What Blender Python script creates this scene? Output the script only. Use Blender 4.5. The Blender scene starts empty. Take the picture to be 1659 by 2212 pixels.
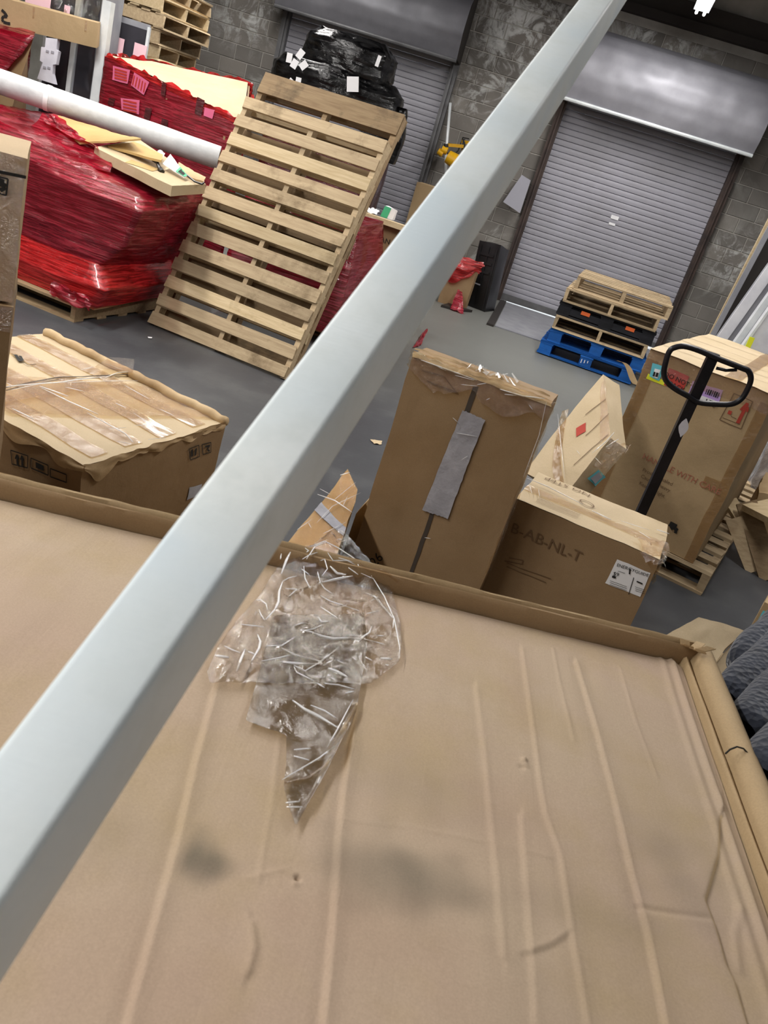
import bpy, math, random
import numpy as np
from mathutils import Vector as V, Matrix, noise, Euler
random.seed(11)
S = bpy.context.scene
COL = S.collection
# ------------------------------------------------------------------ camera
W_, H_ = 1659, 2212
PITCH, ROLL, FOC, CH = .4088, .3072, 1804.0, 1.71
_F = V((0, math.cos(PITCH), -math.sin(PITCH))); _R0 = V((1, 0, 0)); _U0 = V((0, math.sin(PITCH), math.cos(PITCH)))
_R = math.cos(ROLL)*_R0 + math.sin(ROLL)*_U0
_U = -math.sin(ROLL)*_R0 + math.cos(ROLL)*_U0
cd = bpy.data.cameras.new('camera'); cam = bpy.data.objects.new('camera', cd); COL.objects.link(cam)
m = Matrix((( _R.x, _U.x, -_F.x, 0), (_R.y, _U.y, -_F.y, 0), (_R.z, _U.z, -_F.z, CH), (0, 0, 0, 1)))
cam.matrix_world = m
cd.sensor_fit = 'VERTICAL'; cd.sensor_height = 36; cd.sensor_width = 27; cd.lens = FOC/H_*36
cd.clip_start = .02; cd.clip_end = 60
cd.dof.use_dof = True; cd.dof.focus_distance = 5.0; cd.dof.aperture_fstop = 13
S.camera = cam
S.view_settings.view_transform = 'Standard'; S.view_settings.look = 'None'
S.view_settings.gamma = 1; S.view_settings.use_curve_mapping = False
S.view_settings.exposure = 0.0
# ------------------------------------------------------------------ daylight outside (only seen through the slit under the door)
w = bpy.data.worlds.new('world'); S.world = w; w.use_nodes = True
w.node_tree.nodes['Background'].inputs[0].default_value = (.9, .95, 1, 1)
w.node_tree.nodes['Background'].inputs[1].default_value = 5.0
# ------------------------------------------------------------------ lamps: fluorescent strips under the roof (x, y, power)
LAMPS = [(1.58, 10.3, 95), (1.62, 7.3, 80), (1.62, 4.4, 72), (1.62, -1.8, 12),
         (-3.0, 10.3, 88), (-3.0, 7.3, 95), (-3.0, 4.4, 165), (-3.0, 1.0, 135), (-3.0, -1.8, 90), (5.0, 6.0, 25)]
LAMP_Z = 3.92
LAMP_COL = (1.0, .965, .92)

# ------------------------------------------------------------------ pixel -> place helpers (survey of the photograph)
CAMP = V((0, 0, CH))
def ray(x, y): return _F*FOC + _R*(x-W_/2) + _U*(H_/2-y)
def Z(x, y, z=0.0):
    d = ray(x, y); return CAMP + d*((z-CH)/d.z)
def Y(x, y, yy):
    d = ray(x, y); return CAMP + d*(yy/d.y)

# ------------------------------------------------------------------ materials
def lin(c):
    if isinstance(c, str): c = [int(c[i:i+2], 16)/255 for i in (0, 2, 4)]
    return tuple(((v/12.92) if v <= .04045 else ((v+.055)/1.055)**2.4) for v in c[:3])+(1,)
MATS = {}
class NT:
    def __init__(s, name):
        s.m = bpy.data.materials.new(name); s.m.use_nodes = True; s.t = s.m.node_tree
        s.b = s.t.nodes['Principled BSDF']; s.out = s.t.nodes['Material Output']; MATS[name] = s.m
    def n(s, typ, **k):
        q = s.t.nodes.new(typ)
        for a, b in k.items(): setattr(q, a, b)
        return q
    def l(s, a, b): s.t.links.new(a, b)
    def coords(s, kind='Object', scale=(1, 1, 1), rot=(0, 0, 0)):
        if kind == 'World': g = s.n('ShaderNodeNewGeometry').outputs['Position']
        else: g = s.n('ShaderNodeTexCoord').outputs[kind]
        mp = s.n('ShaderNodeMapping'); mp.inputs['Scale'].default_value = scale; mp.inputs['Rotation'].default_value = rot
        s.l(g, mp.inputs[0]); return mp.outputs[0]
    def noise(s, co, sc, det=4, rough=.55, dist=0):
        q = s.n('ShaderNodeTexNoise'); q.inputs['Scale'].default_value = sc; q.inputs['Detail'].default_value = det
        q.inputs['Roughness'].default_value = rough; q.inputs['Distortion'].default_value = dist
        s.l(co, q.inputs['Vector']); return q.outputs['Fac']
    def ramp(s, f, a, b, ca=(0, 0, 0, 1), cb=(1, 1, 1, 1)):
        q = s.n('ShaderNodeValToRGB'); q.color_ramp.elements[0].position = a; q.color_ramp.elements[1].position = b
        q.color_ramp.elements[0].color = ca; q.color_ramp.elements[1].color = cb
        s.l(f, q.inputs[0]); return q.outputs[0]
    def mix(s, f, a, b, mode='MIX'):
        q = s.n('ShaderNodeMix', data_type='RGBA', blend_type=mode)
        for i, v in ((0, f), (6, a), (7, b)):
            if hasattr(v, 'links') or hasattr(v, 'is_linked'): s.l(v, q.inputs[i])
            else: q.inputs[i].default_value = v
        return q.outputs[2]
    def bump(s, h, st, dist=.01, prev=None):
        q = s.n('ShaderNodeBump'); q.inputs['Strength'].default_value = st; q.inputs['Distance'].default_value = dist
        s.l(h, q.inputs['Height'])
        if prev: s.l(prev, q.inputs['Normal'])
        return q.outputs[0]
    def set(s, **k):
        for a, v in k.items():
            i = s.b.inputs[a.replace('_', ' ')]
            if hasattr(v, 'is_linked'): s.l(v, i)
            else: i.default_value = v
        return s

def simple(name, c, rough=.6, metal=0, c2=None, sc=6, bump=0, bsc=80, coat=0):
    t = NT(name); co = t.coords()
    base = lin(c)
    if c2: t.set(Base_Color=t.mix(t.ramp(t.noise(co, sc), .35, .65), base, lin(c2)))
    else: t.set(Base_Color=base)
    t.set(Roughness=rough, Metallic=metal, Coat_Weight=coat)
    if bump: t.set(Normal=t.bump(t.noise(co, bsc), bump, .004))
    return t.m
def kraft(name, c, c2, stain='8a7a5c', amount=.35, rough=.72):
    t = NT(name); co = t.coords()
    a = t.mix(t.ramp(t.noise(co, 3.0, 5), .3, .7), lin(c), lin(c2))
    b = t.mix(t.ramp(t.noise(co, 1.6, 6, .65), .52, .72), a, lin(stain))
    x = t.n('ShaderNodeMix', data_type='RGBA'); x.inputs[0].default_value = amount; t.l(a, x.inputs[6]); t.l(b, x.inputs[7])
    f = t.mix(t.ramp(t.noise(co, 420, 2), .3, .75, (.86, .86, .86, 1), (1.06, 1.06, 1.06, 1)), x.outputs[2], x.outputs[2])
    q = t.n('ShaderNodeMix', data_type='RGBA', blend_type='MULTIPLY'); q.inputs[0].default_value = 1
    t.l(x.outputs[2], q.inputs[6]); t.l(t.ramp(t.noise(co, 300, 2), .3, .7, (.88, .88, .88, 1), (1, 1, 1, 1)), q.inputs[7])
    t.set(Base_Color=q.outputs[2], Roughness=rough, Specular_IOR_Level=.3)
    b1 = t.bump(t.noise(co, 9, 5), .35, .012)
    b2 = t.bump(t.noise(t.coords(scale=(30, 30, 3)), 8, 2), .12, .002, b1)
    t.set(Normal=b2); return t.m
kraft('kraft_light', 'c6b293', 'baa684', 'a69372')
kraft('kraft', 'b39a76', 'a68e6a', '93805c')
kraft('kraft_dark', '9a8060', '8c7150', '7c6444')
kraft('kraft_gold', 'c2a36c', 'b2935f', '9c8252')
kraft('kraft_torn', 'cdb48e', 'a88a62', '7c6548', .6)

def wood(name, c, c2, dark='5e4c34'):
    t = NT(name); co = t.coords(scale=(1.2, 14, 14)); info = t.n('ShaderNodeObjectInfo')
    g = t.mix(t.ramp(t.noise(co, 3.5, 6, .6, .4), .3, .7), lin(c), lin(c2))
    st = t.mix(t.ramp(t.noise(t.coords(), 3.0, 6, .7), .55, .8), g, lin(dark))
    hsv = t.n('ShaderNodeHueSaturation')
    mr = t.n('ShaderNodeMapRange'); mr.inputs['To Min'].default_value = .78; mr.inputs['To Max'].default_value = 1.15
    t.l(info.outputs['Random'], mr.inputs[0]); t.l(mr.outputs[0], hsv.inputs['Value']); t.l(st, hsv.inputs['Color'])
    t.set(Base_Color=hsv.outputs[0], Roughness=.75, Normal=t.bump(t.noise(co, 9, 4), .4, .003), Specular_IOR_Level=.25)
    return t.m
wood('pallet_wood', 'bca888', 'a28d70'); wood('pallet_wood_old', '9a8566', '80694f', '443a2e')
wood('pallet_wood_pale', 'cab795', 'b39e7a', '7d6a4c')
wood('pallet_blue', '1c5fae', '174f97', '16365c'); wood('pallet_black', '23242a', '17181c', '0e0e10')
simple('orange_paint', 'd5622a')

def film(name, tint, base, fac=.6, rough=.16, streak=(2, 2, 38), st=.6, var=.25, rot=(0, 0, 0)):
    t = NT(name); co = t.coords(scale=streak, rot=rot); cb = t.coords()
    n1 = t.noise(co, 2.2, 5, .6, .6); n2 = t.noise(cb, 9, 5, .6, 1.2)
    h = t.bump(n2, st, .02, t.bump(n1, st, .02))
    t.set(Base_Color=t.mix(t.ramp(n1, .42, .6), lin(base), tuple(min(1, v*1.5+.01) for v in lin(base)[:3])+(1,)), Roughness=rough, Normal=h, Specular_IOR_Level=.8, Coat_Weight=.6, Coat_Roughness=.1)
    tr = t.n('ShaderNodeBsdfTransparent'); tr.inputs[0].default_value = lin(tint)
    mx = t.n('ShaderNodeMixShader'); mr = t.n('ShaderNodeMapRange')
    mr.inputs['From Min'].default_value = .35; mr.inputs['From Max'].default_value = .65
    mr.inputs['To Min'].default_value = max(0, fac-var); mr.inputs['To Max'].default_value = min(1, fac+var)
    t.l(n1, mr.inputs[0]); t.l(mr.outputs[0], mx.inputs[0]); t.l(tr.outputs[0], mx.inputs[1]); t.l(t.b.outputs[0], mx.inputs[2])
    t.l(mx.outputs[0], t.out.inputs[0]); return t.m
film('red_film', 'd83040', '8e1026', .60, .17)
film('red_film_low', 'e03440', 'a81618', .66, .25, st=.35)
film('black_film', '000000', '020203', 1.0, .18, (2.0, 2.0, 9), .40, .0)
MATS['black_film'].node_tree.nodes['Principled BSDF'].inputs['Coat Weight'].default_value = 0
MATS['black_film'].node_tree.nodes['Principled BSDF'].inputs['Specular IOR Level'].default_value = .35
film('maroon_film', '601018', '4a0c14', .9, .15, (3, 3, 30), .6, .05)
film('grey_wrap', 'e0e0e4', 'b9b6b8', .72, .25, (4, 4, 4), .7, .15)

def clear(name, tint='ffffff', fac=.05, rough=.13, st=1.0, sc=(14, 14, 14), base='ffffff', var=.12, spec=.9):
    t = NT(name); co = t.coords(scale=sc)
    n1 = t.noise(co, 2.0, 6, .62, 1.6)
    t.set(Base_Color=lin(base), Roughness=rough, Normal=t.bump(n1, st, .02), Specular_IOR_Level=spec, Coat_Weight=.5, Coat_Roughness=.05)
    tr = t.n('ShaderNodeBsdfTransparent'); tr.inputs[0].default_value = lin(tint)
    gl = t.n('ShaderNodeBsdfGlossy'); gl.inputs['Roughness'].default_value = rough; t.l(t.bump(n1, st, .02), gl.inputs['Normal'])
    lw = t.n('ShaderNodeLayerWeight'); lw.inputs[0].default_value = .35; t.l(t.bump(n1, st, .02), lw.inputs['Normal'])
    m1 = t.n('ShaderNodeMixShader'); m2 = t.n('ShaderNodeMixShader')
    ml = t.n('ShaderNodeMath', operation='MULTIPLY_ADD'); ml.inputs[1].default_value = .30; ml.inputs[2].default_value = .10
    t.l(lw.outputs['Facing'], ml.inputs[0]); t.l(ml.outputs[0], m1.inputs[0])
    t.l(tr.outputs[0], m1.inputs[1]); t.l(gl.outputs[0], m1.inputs[2])
    m2.inputs[0].default_value = fac; t.l(m1.outputs[0], m2.inputs[1]); t.l(t.b.outputs[0], m2.inputs[2])
    t.l(m2.outputs[0], t.out.inputs[0]); return t.m
clear('clear_film', 'ece8e0', .02, .07, .5, (10, 10, 10)); clear('clear_tape', 'fff4e0', .05, .14, .9, (25, 25, 25))
clear('brown_tape', 'ecdcc0', .22, .25, .35, (9, 9, 9), 'b89a70')
clear('gray_tape', 'c4baa4', .10, .2, .5, (8, 8, 8), '8f887c')
clear('glint_shred_film', 'ffffff', .55, .12, .2, (9, 9, 9), 'ffffff')  # white body for the painted highlight streaks, also the loose shreds
simple('silver_tape', '9a9aa2', .35, .1, 'b0b0b8', 9, .6, 60)
simple('ink', '1c1a18', .8); simple('ink_faint', '6b5238', .8); simple('ink_red', 'a83a2c', .8); simple('ink_faint_red', '9c5f48', .8)
simple('seam', '453c34', .9); simple('white_paper', 'e8e8ea', .6); simple('pink_paper', 'eec4cc', .6); simple('hot_pink_paper', 'd8688c', .6)
simple('red_label', 'b8382e', .6); simple('lilac_label', 'b99ad8', .6); simple('cyan_label', '62bccb', .6); simple('yellow_label', 'dce02a', .6)
simple('green_label', '3fa878', .6); simple('white_foam', 'dedee8', .6, c2='c9cad6')
simple('black_plastic', '141416', .35, c2='1d1d20'); simple('black_metal', '17161b', .38, .3, '211f26', 12, .2)
simple('yellow_paint', 'd9a412', .4, c2='b98a10'); simple('white_metal', 'dfe3e4', .4, .1, 'c9cfd2')
simple('white_panel', 'd5d6da', .5, c2='c2c3ca'); simple('gray_panel', '8f9095', .5, c2='808188'); simple('gray_box', '9c9ca6', .5)
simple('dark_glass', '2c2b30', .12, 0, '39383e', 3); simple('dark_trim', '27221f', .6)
simple('rubber', '1a1a1a', .7); simple('dull_orange_brown', 'a5704a', .6, c2='8a5a38')
simple('white_roll', 'cfd1d2', .55, c2='b9bcbe', bump=.5, bsc=30)
simple('tube_end', 'a08a66', .7)
# galvanised steel of the near bar
t = NT('galvanised_steel'); co = t.coords(scale=(1, 1, 1)); cs = t.coords(scale=(3, 40, 40))
c = t.mix(t.ramp(t.noise(co, 16, 5, .6), .35, .65), lin('e0e7e6'), lin('f6faf8'))
c = t.mix(t.ramp(t.noise(co, 4, 4), .4, .62), c, lin('d6e3ea'))
t.set(Base_Color=c, Metallic=.0, Roughness=.6, Normal=t.bump(t.noise(cs, 6, 4), .12, .002))
# concrete blocks
def blockmat(name, efflo=True):
    t = NT(name); co = t.coords('World'); info = t.n('ShaderNodeObjectInfo')
    c = t.mix(t.ramp(t.noise(co, 1.1, 4), .35, .65), lin('837f7a'), lin('706d69'))
    c = t.mix(t.ramp(info.outputs['Random'], 0, 1, (.82, .82, .82, 1), (1.1, 1.1, 1.1, 1)), c, c)
    q = t.n('ShaderNodeMix', data_type='RGBA', blend_type='MULTIPLY'); q.inputs[0].default_value = 1
    t.l(c, q.inputs[6]); t.l(t.ramp(info.outputs['Random'], 0, 1, (.78, .78, .78, 1), (1.12, 1.1, 1.08, 1)), q.inputs[7])
    c = q.outputs[2]
    if efflo:
        e = t.ramp(t.noise(co, 1.3, 10, .68, 1.0), .55, .70)
        mask = t.ramp(t.noise(co, .5, 2), .42, .6)
        mm = t.n('ShaderNodeMath', operation='MULTIPLY'); t.l(e, mm.inputs[0]); t.l(mask, mm.inputs[1])
        c = t.mix(mm.outputs[0], c, lin('b4b5b0'))
        for (cx, cy, cz, rr_) in ((.0, 12.8, 3.3, 1.0), (-.55, 12.8, 2.6, .55), (-.35, 12.8, 3.7, .8), (1.6, 12.75, 3.9, .9), (3.6, 12.55, 1.5, .5), (-4.0, 13.1, 2.7, .7)):
            ds = t.n('ShaderNodeVectorMath', operation='DISTANCE'); t.l(co, ds.inputs[0]); ds.inputs[1].default_value = (cx, cy, cz)
            g = t.n('ShaderNodeMapRange'); g.inputs['From Min'].default_value = rr_; g.inputs['From Max'].default_value = rr_*.3; t.l(ds.outputs['Value'], g.inputs[0])
            e2 = t.ramp(t.noise(co, 3.2, 12, .72, 1.6), .47, .62); m2_ = t.n('ShaderNodeMath', operation='MULTIPLY'); t.l(e2, m2_.inputs[0]); t.l(g.outputs[0], m2_.inputs[1])
            c = t.mix(m2_.outputs[0], c, lin('c9cac8'))
    t.set(Base_Color=c, Roughness=.95, Normal=t.bump(t.noise(co, 60, 5, .7), .5, .006), Specular_IOR_Level=.2)
    return t.m
blockmat('block'); simple('mortar', '98958d', .95, c2='b4b1aa', sc=3, bump=.4)
# floor
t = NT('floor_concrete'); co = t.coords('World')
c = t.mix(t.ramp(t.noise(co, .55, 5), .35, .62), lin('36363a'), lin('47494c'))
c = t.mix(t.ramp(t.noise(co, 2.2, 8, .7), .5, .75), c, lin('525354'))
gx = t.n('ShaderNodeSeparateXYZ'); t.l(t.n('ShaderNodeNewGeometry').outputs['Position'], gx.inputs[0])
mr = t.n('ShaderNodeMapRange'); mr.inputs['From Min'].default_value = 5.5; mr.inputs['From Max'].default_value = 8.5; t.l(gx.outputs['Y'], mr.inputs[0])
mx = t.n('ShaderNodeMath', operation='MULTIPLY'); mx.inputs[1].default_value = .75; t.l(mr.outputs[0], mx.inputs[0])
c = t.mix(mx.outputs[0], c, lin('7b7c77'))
t.set(Base_Color=c, Roughness=.48, Normal=t.bump(t.noise(co, 25, 6, .6), .25, .004), Specular_IOR_Level=.4)
# slats
def slatmat(name, c1, c2):
    t = NT(name); co = t.coords('World')
    c = t.mix(t.ramp(t.noise(co, 1.4, 6, .6), .35, .65), lin(c1), lin(c2))
    t.set(Base_Color=c, Roughness=.5, Metallic=.0, Normal=t.bump(t.noise(co, 90, 2), .15, .002)); return t.m
slatmat('slat_gray', '9c9ba5', '8f8e95'); slatmat('slat_dark', '9d9ca5', '8e8d94')
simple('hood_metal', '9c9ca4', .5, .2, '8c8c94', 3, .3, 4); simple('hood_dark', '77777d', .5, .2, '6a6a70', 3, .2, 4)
simple('guide_rust', '4a3c36', .6, .2, '332a28', 5); simple('guide_gray', '6e6e70', .5, .3, '5a5a5c', 5)
simple('roof_dark', '2e2a28', .9, c2='3a3532', sc=1)
# quilted blanket
t = NT('quilt_navy'); co = t.coords()
v = t.n('ShaderNodeTexVoronoi'); v.inputs['Scale'].default_value = 70; t.l(co, v.inputs['Vector'])
t.set(Base_Color=t.mix(t.ramp(t.noise(co, 12, 4), .35, .65), lin('1a1f2b'), lin('262c3a')), Roughness=.95,
      Normal=t.bump(v.outputs[0], .9, .006), Sheen_Weight=.3)
# the near carton: stain attribute gives the dirt its own shape
t = NT('kraft_near'); co = t.coords()
a = t.n('ShaderNodeAttribute', attribute_name='stain')
sep = t.n('ShaderNodeSeparateColor'); t.l(a.outputs['Color'], sep.inputs[0])
c = t.mix(t.ramp(t.noise(co, 2.4, 4), .35, .65), lin('b4a089'), lin('b29b87'))
c = t.mix(t.ramp(t.noise(co, 5, 5), .45, .75), c, lin('ad9878'))
c = t.mix(sep.outputs[0], c, lin('5c584c')); c = t.mix(sep.outputs[1], c, lin('a48774')); c = t.mix(sep.outputs[2], c, lin('d2b88f'))
q = t.n('ShaderNodeMix', data_type='RGBA', blend_type='MULTIPLY'); q.inputs[0].default_value = 1
t.l(c, q.inputs[6]); t.l(t.ramp(t.noise(co, 330, 3, .7), .3, .7, (.86, .86, .86, 1), (1, 1, 1, 1)), q.inputs[7])
rb = t.noise(t.coords(scale=(110, 4, 1), rot=(0, 0, .12)), 1.6, 2)
t.set(Base_Color=q.outputs[2], Roughness=.8, Specular_IOR_Level=.25, Normal=t.bump(t.noise(co, 40, 5), .25, .003, t.bump(rb, .18, .002)))

# ------------------------------------------------------------------ mesh helpers
def link_obj(name, verts, faces, mat, parent=None, local=False, smooth=False, sharp=None, kind=None):
    me = bpy.data.meshes.new(name)
    if parent is not None and not local:
        pl = parent.matrix_world.inverted() if parent.rotation_euler.to_matrix() != Matrix.Identity(3) else None
        off = V(getattr(parent, 'location', (0, 0, 0)))
        g = parent.parent
        while g is not None: off = off + V(g.location); g = g.parent
        verts = [V(v)-off for v in verts]
    me.from_pydata([tuple(v) for v in verts], [], faces)
    mats = mat if isinstance(mat, (list, tuple)) else [mat]
    for q in mats: me.materials.append(MATS[q] if isinstance(q, str) else q)
    if smooth: me.shade_smooth()
    if smooth and sharp: me.set_sharp_from_angle(angle=math.radians(sharp))
    o = bpy.data.objects.new(name, me); COL.objects.link(o)
    if parent is not None: o.parent = parent
    if kind: o['kind'] = kind
    return o
class MB:
    def __init__(s): s.v = []; s.f = []
    def add(s, v, f):
        k = len(s.v); s.v += [V(q) for q in v]; s.f += [tuple(i+k for i in q) for q in f]; return s
    def hexa(s, c):   # 8 corners: base 4 (ccw from front-left), top 4
        return s.add(c, [(3, 2, 1, 0), (4, 5, 6, 7), (0, 1, 5, 4), (1, 2, 6, 5), (2, 3, 7, 6), (3, 0, 4, 7)])
    def box(s, x0, x1, y0, y1, z0, z1):
        return s.hexa([(x0, y0, z0), (x1, y0, z0), (x1, y1, z0), (x0, y1, z0), (x0, y0, z1), (x1, y0, z1), (x1, y1, z1), (x0, y1, z1)])
    def beam(s, a, b, w, h, up=(0, 0, 1)):
        a = V(a); b = V(b); d = (b-a).normalized(); sd = d.cross(V(up)).normalized(); u = sd.cross(d)
        c = []
        for p in (a, b):
            c.append([p-sd*w/2-u*h/2, p+sd*w/2-u*h/2, p+sd*w/2+u*h/2, p-sd*w/2+u*h/2])
        return s.add(c[0]+c[1], [(0, 1, 2, 3), (7, 6, 5, 4), (0, 4, 5, 1), (1, 5, 6, 2), (2, 6, 7, 3), (3, 7, 4, 0)])
    def tube(s, pts, r, n=8, closed=False):
        pts = [V(p) for p in pts]; k = len(s.v); m_ = len(pts); prev = None
        for i, p in enumerate(pts):
            if closed: d = pts[(i+1) % m_]-pts[i-1]
            else: d = pts[min(i+1, m_-1)]-pts[max(i-1, 0)]
            d.normalize()
            a = prev if prev else (V((0, 0, 1)) if abs(d.z) < .9 else V((1, 0, 0)))
            u = (a-d*a.dot(d)).normalized(); prev = u; w_ = d.cross(u)
            rr = r[i] if isinstance(r, (list, tuple)) else r
            for j in range(n):
                t_ = 2*math.pi*j/n; s.v.append(p+(u*math.cos(t_)+w_*math.sin(t_))*rr)
        for i in range(m_ if closed else m_-1):
            for j in range(n):
                a_ = k+i*n+j; b_ = k+i*n+(j+1) % n; c_ = k+((i+1) % m_)*n
                s.f.append((a_, b_, c_+(j+1) % n, c_+j))
        if not closed:
            s.f.append(tuple(k+j for j in range(n))[::-1]); s.f.append(tuple(k+(m_-1)*n+j for j in range(n)))
        return s
    def grid(s, fn, nu, nv):
        k = len(s.v)
        for j in range(nv+1):
            for i in range(nu+1): s.v.append(V(fn(i/nu, j/nv)))
        for j in range(nv):
            for i in range(nu):
                a = k+j*(nu+1)+i; s.f.append((a, a+1, a+nu+2, a+nu+1))
        return s
    def weld(s, eps=1e-4):
        d = {}; mp = []; nv = []
        for v in s.v:
            key = (round(v.x/eps), round(v.y/eps), round(v.z/eps))
            if key not in d: d[key] = len(nv); nv.append(v)
            mp.append(d[key])
        s.v = nv; s.f = [tuple(dict.fromkeys(mp[i] for i in f)) for f in s.f]; s.f = [f for f in s.f if len(f) > 2]; return s
    def make(s, name, mat, parent=None, **k): return link_obj(name, s.v, s.f, mat, parent, **k)
def tag(o, label=None, cat=None, group=None, kind=None):
    if label: o['label'] = label
    if cat: o['category'] = cat
    if group: o['group'] = group
    if kind: o['kind'] = kind
    return o
def thing(name, label, cat, loc=(0, 0, 0), group=None, rot=None):
    o = bpy.data.objects.new(name, None); COL.objects.link(o); o.location = loc; o.empty_display_size = .1
    if rot: o.rotation_euler = rot
    return tag(o, label, cat, group)
def dup_tree(root, label=None):
    r = root.copy(); COL.objects.link(r)
    if label: r['label'] = label
    for ch in [c for c in root.children]:
        c = ch.copy(); COL.objects.link(c); c.parent = r
        for g in ch.children: d = g.copy(); COL.objects.link(d); d.parent = c
    return r
def text_mesh(s, size):
    cu = bpy.data.curves.new('t', 'FONT'); cu.body = s; cu.size = size; cu.resolution_u = 2
    ob = bpy.data.objects.new('t', cu); COL.objects.link(ob)
    dg = bpy.context.evaluated_depsgraph_get(); me = bpy.data.meshes.new_from_object(ob.evaluated_get(dg))
    vs = [v.co.copy() for v in me.vertices]; fs = [tuple(p.vertices) for p in me.polygons]
    bpy.data.objects.remove(ob); bpy.data.curves.remove(cu); bpy.data.meshes.remove(me)
    return vs, fs

FQ = {'F': (0, 1, 5, 4), 'R': (1, 2, 6, 5), 'B': (2, 3, 7, 6), 'L': (3, 0, 4, 7), 'T': (4, 5, 6, 7), 'D': (3, 2, 1, 0)}
class Carton:
    """a worn cardboard box (or any six-sided worn block); marks are laid on its faces"""
    def __init__(s, name, label, corners, mat='kraft', cat='box', wear=.006, freq=5, n=12, group=None, root=None, part='body', bulge=0):
        s.c = [V(p) for p in corners]; s.wear = wear; s.freq = freq; s.bulge = bulge
        ctr = sum(s.c, V())/8; s.ctr = ctr
        base = V((sum(p.x for p in s.c[:4])/4, sum(p.y for p in s.c[:4])/4, min(p.z for p in s.c)))
        s.root = root or thing(name, label, cat, base, group)
        mb = MB()
        for k in FQ: mb.grid(lambda u, v, k=k: s.pt(k, u, v), n, n)
        mb.weld(); s.body = mb.make(part, mat, s.root, smooth=True, sharp=38)
    def flat(s, k, u, v):
        a, b, c, d = [s.c[i] for i in FQ[k]]
        return (a*(1-u)+b*u)*(1-v)+(d*(1-u)+c*u)*v
    def normal(s, k):
        a, b, c, d = [s.c[i] for i in FQ[k]]; n = (c-a).cross(d-b).normalized()
        return n if n.dot((a+b+c+d)/4-s.ctr) > 0 else -n
    def pt(s, k, u, v, off=0.0):
        p = s.flat(k, u, v); q = p + noise.noise_vector(p*s.freq)*s.wear + noise.noise_vector(p*s.freq*5)*s.wear*.3
        if s.bulge: q += s.normal(k)*s.bulge*math.sin(math.pi*min(1, max(0, u)))*math.sin(math.pi*min(1, max(0, v)))
        return q + s.normal(k)*off if off else q
    def uv(s, k, px, py):
        n = s.normal(k); a, b, c, d = [s.c[i] for i in FQ[k]]; m_ = (a+b+c+d)/4
        r = ray(px, py); P = CAMP + r*((m_-CAMP).dot(n)/r.dot(n)); u = v = .5
        for _ in range(12):
            e = P-s.flat(k, u, v); du = (s.flat(k, u+.01, v)-s.flat(k, u, v))*100; dv = (s.flat(k, u, v+.01)-s.flat(k, u, v))*100
            A, B, C = du.dot(du), du.dot(dv), dv.dot(dv); D = A*C-B*B
            u += (e.dot(du)*C-e.dot(dv)*B)/D; v += (e.dot(dv)*A-e.dot(du)*B)/D
        return u, v
    def size(s, k):
        a, b, c, d = [s.c[i] for i in FQ[k]]; return ((b-a).length+(c-d).length)/2, ((d-a).length+(c-b).length)/2
    def decal(s, name, k, quv, mat, off=.003, n=10, label=None, parent=None, jag=0):
        q = [V(p).to_2d() if False else p for p in quv]
        def fn(u, v):
            x = (q[0][0]*(1-u)+q[1][0]*u)*(1-v)+(q[3][0]*(1-u)+q[2][0]*u)*v
            y = (q[0][1]*(1-u)+q[1][1]*u)*(1-v)+(q[3][1]*(1-u)+q[2][1]*u)*v
            if jag: x += jag*(random.random()-.5) if v in (0, 1) or u in (0, 1) else 0; y += jag*(random.random()-.5) if v in (0, 1) or u in (0, 1) else 0
            return s.pt(k, x, y, off)
        o = MB().grid(fn, n, n).make(name, mat, parent or s.root, smooth=True)
        if label: o['label'] = label
        return o
    def pdecal(s, name, k, pxs, mat, **kw): return s.decal(name, k, [s.uv(k, *p) for p in pxs], mat, **kw)
    def marks(s, name, k, items, mat, off=.0045, label=None):
        """items: ('t', text, px, py, size, rotdeg) or ('l', [(px,py)..], width) or ('m', [(u,v)..], width)"""
        W, H = s.size(k); mb = MB()
        for it in items:
            if it[0] in ('t', 'u'):
                _, txt, px, py, size, rot = it; u0, v0 = s.uv(k, px, py) if it[0] == 't' else (px, py)
                vs, fs = text_mesh(txt, size); cr, sr = math.cos(math.radians(rot)), math.sin(math.radians(rot))
                mb.add([s.pt(k, u0+(p.x*cr-p.y*sr)/W, v0+(p.x*sr+p.y*cr)/H, off) for p in vs], fs)
            else:
                pts = [s.uv(k, *p) for p in it[1]] if it[0] == 'l' else it[1]; wd = it[2]/2
                for (a, b) in zip(pts[:-1], pts[1:]):
                    dx, dy = (b[0]-a[0])*W, (b[1]-a[1])*H; L = math.hypot(dx, dy) or 1; nx, ny = -dy/L*wd/W, dx/L*wd/H
                    m_ = max(1, int(L/.05))
                    for i in range(m_):
                        t0, t1 = i/m_, (i+1)/m_
                        P = [(a[0]+(b[0]-a[0])*t_, a[1]+(b[1]-a[1])*t_) for t_ in (t0, t1)]
                        mb.add([s.pt(k, P[0][0]-nx, P[0][1]-ny, off), s.pt(k, P[1][0]-nx, P[1][1]-ny, off), s.pt(k, P[1][0]+nx, P[1][1]+ny, off), s.pt(k, P[0][0]+nx, P[0][1]+ny, off)], [(0, 1, 2, 3)])
        o = mb.make(name, mat, s.root)
        if label: o['label'] = label
        return o
def prism(x, y, w, d, h, yaw, z0=0, top=None):
    """8 corners of a box whose front-left base corner is x, y; yaw turns it"""
    c, s_ = math.cos(yaw), math.sin(yaw); a = V((c, s_, 0)); b = V((-s_, c, 0)); o = V((x, y, z0))
    q = [o, o+a*w, o+a*w+b*d, o+b*d]; return q+[p+V((0, 0, h)) for p in q]

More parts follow.
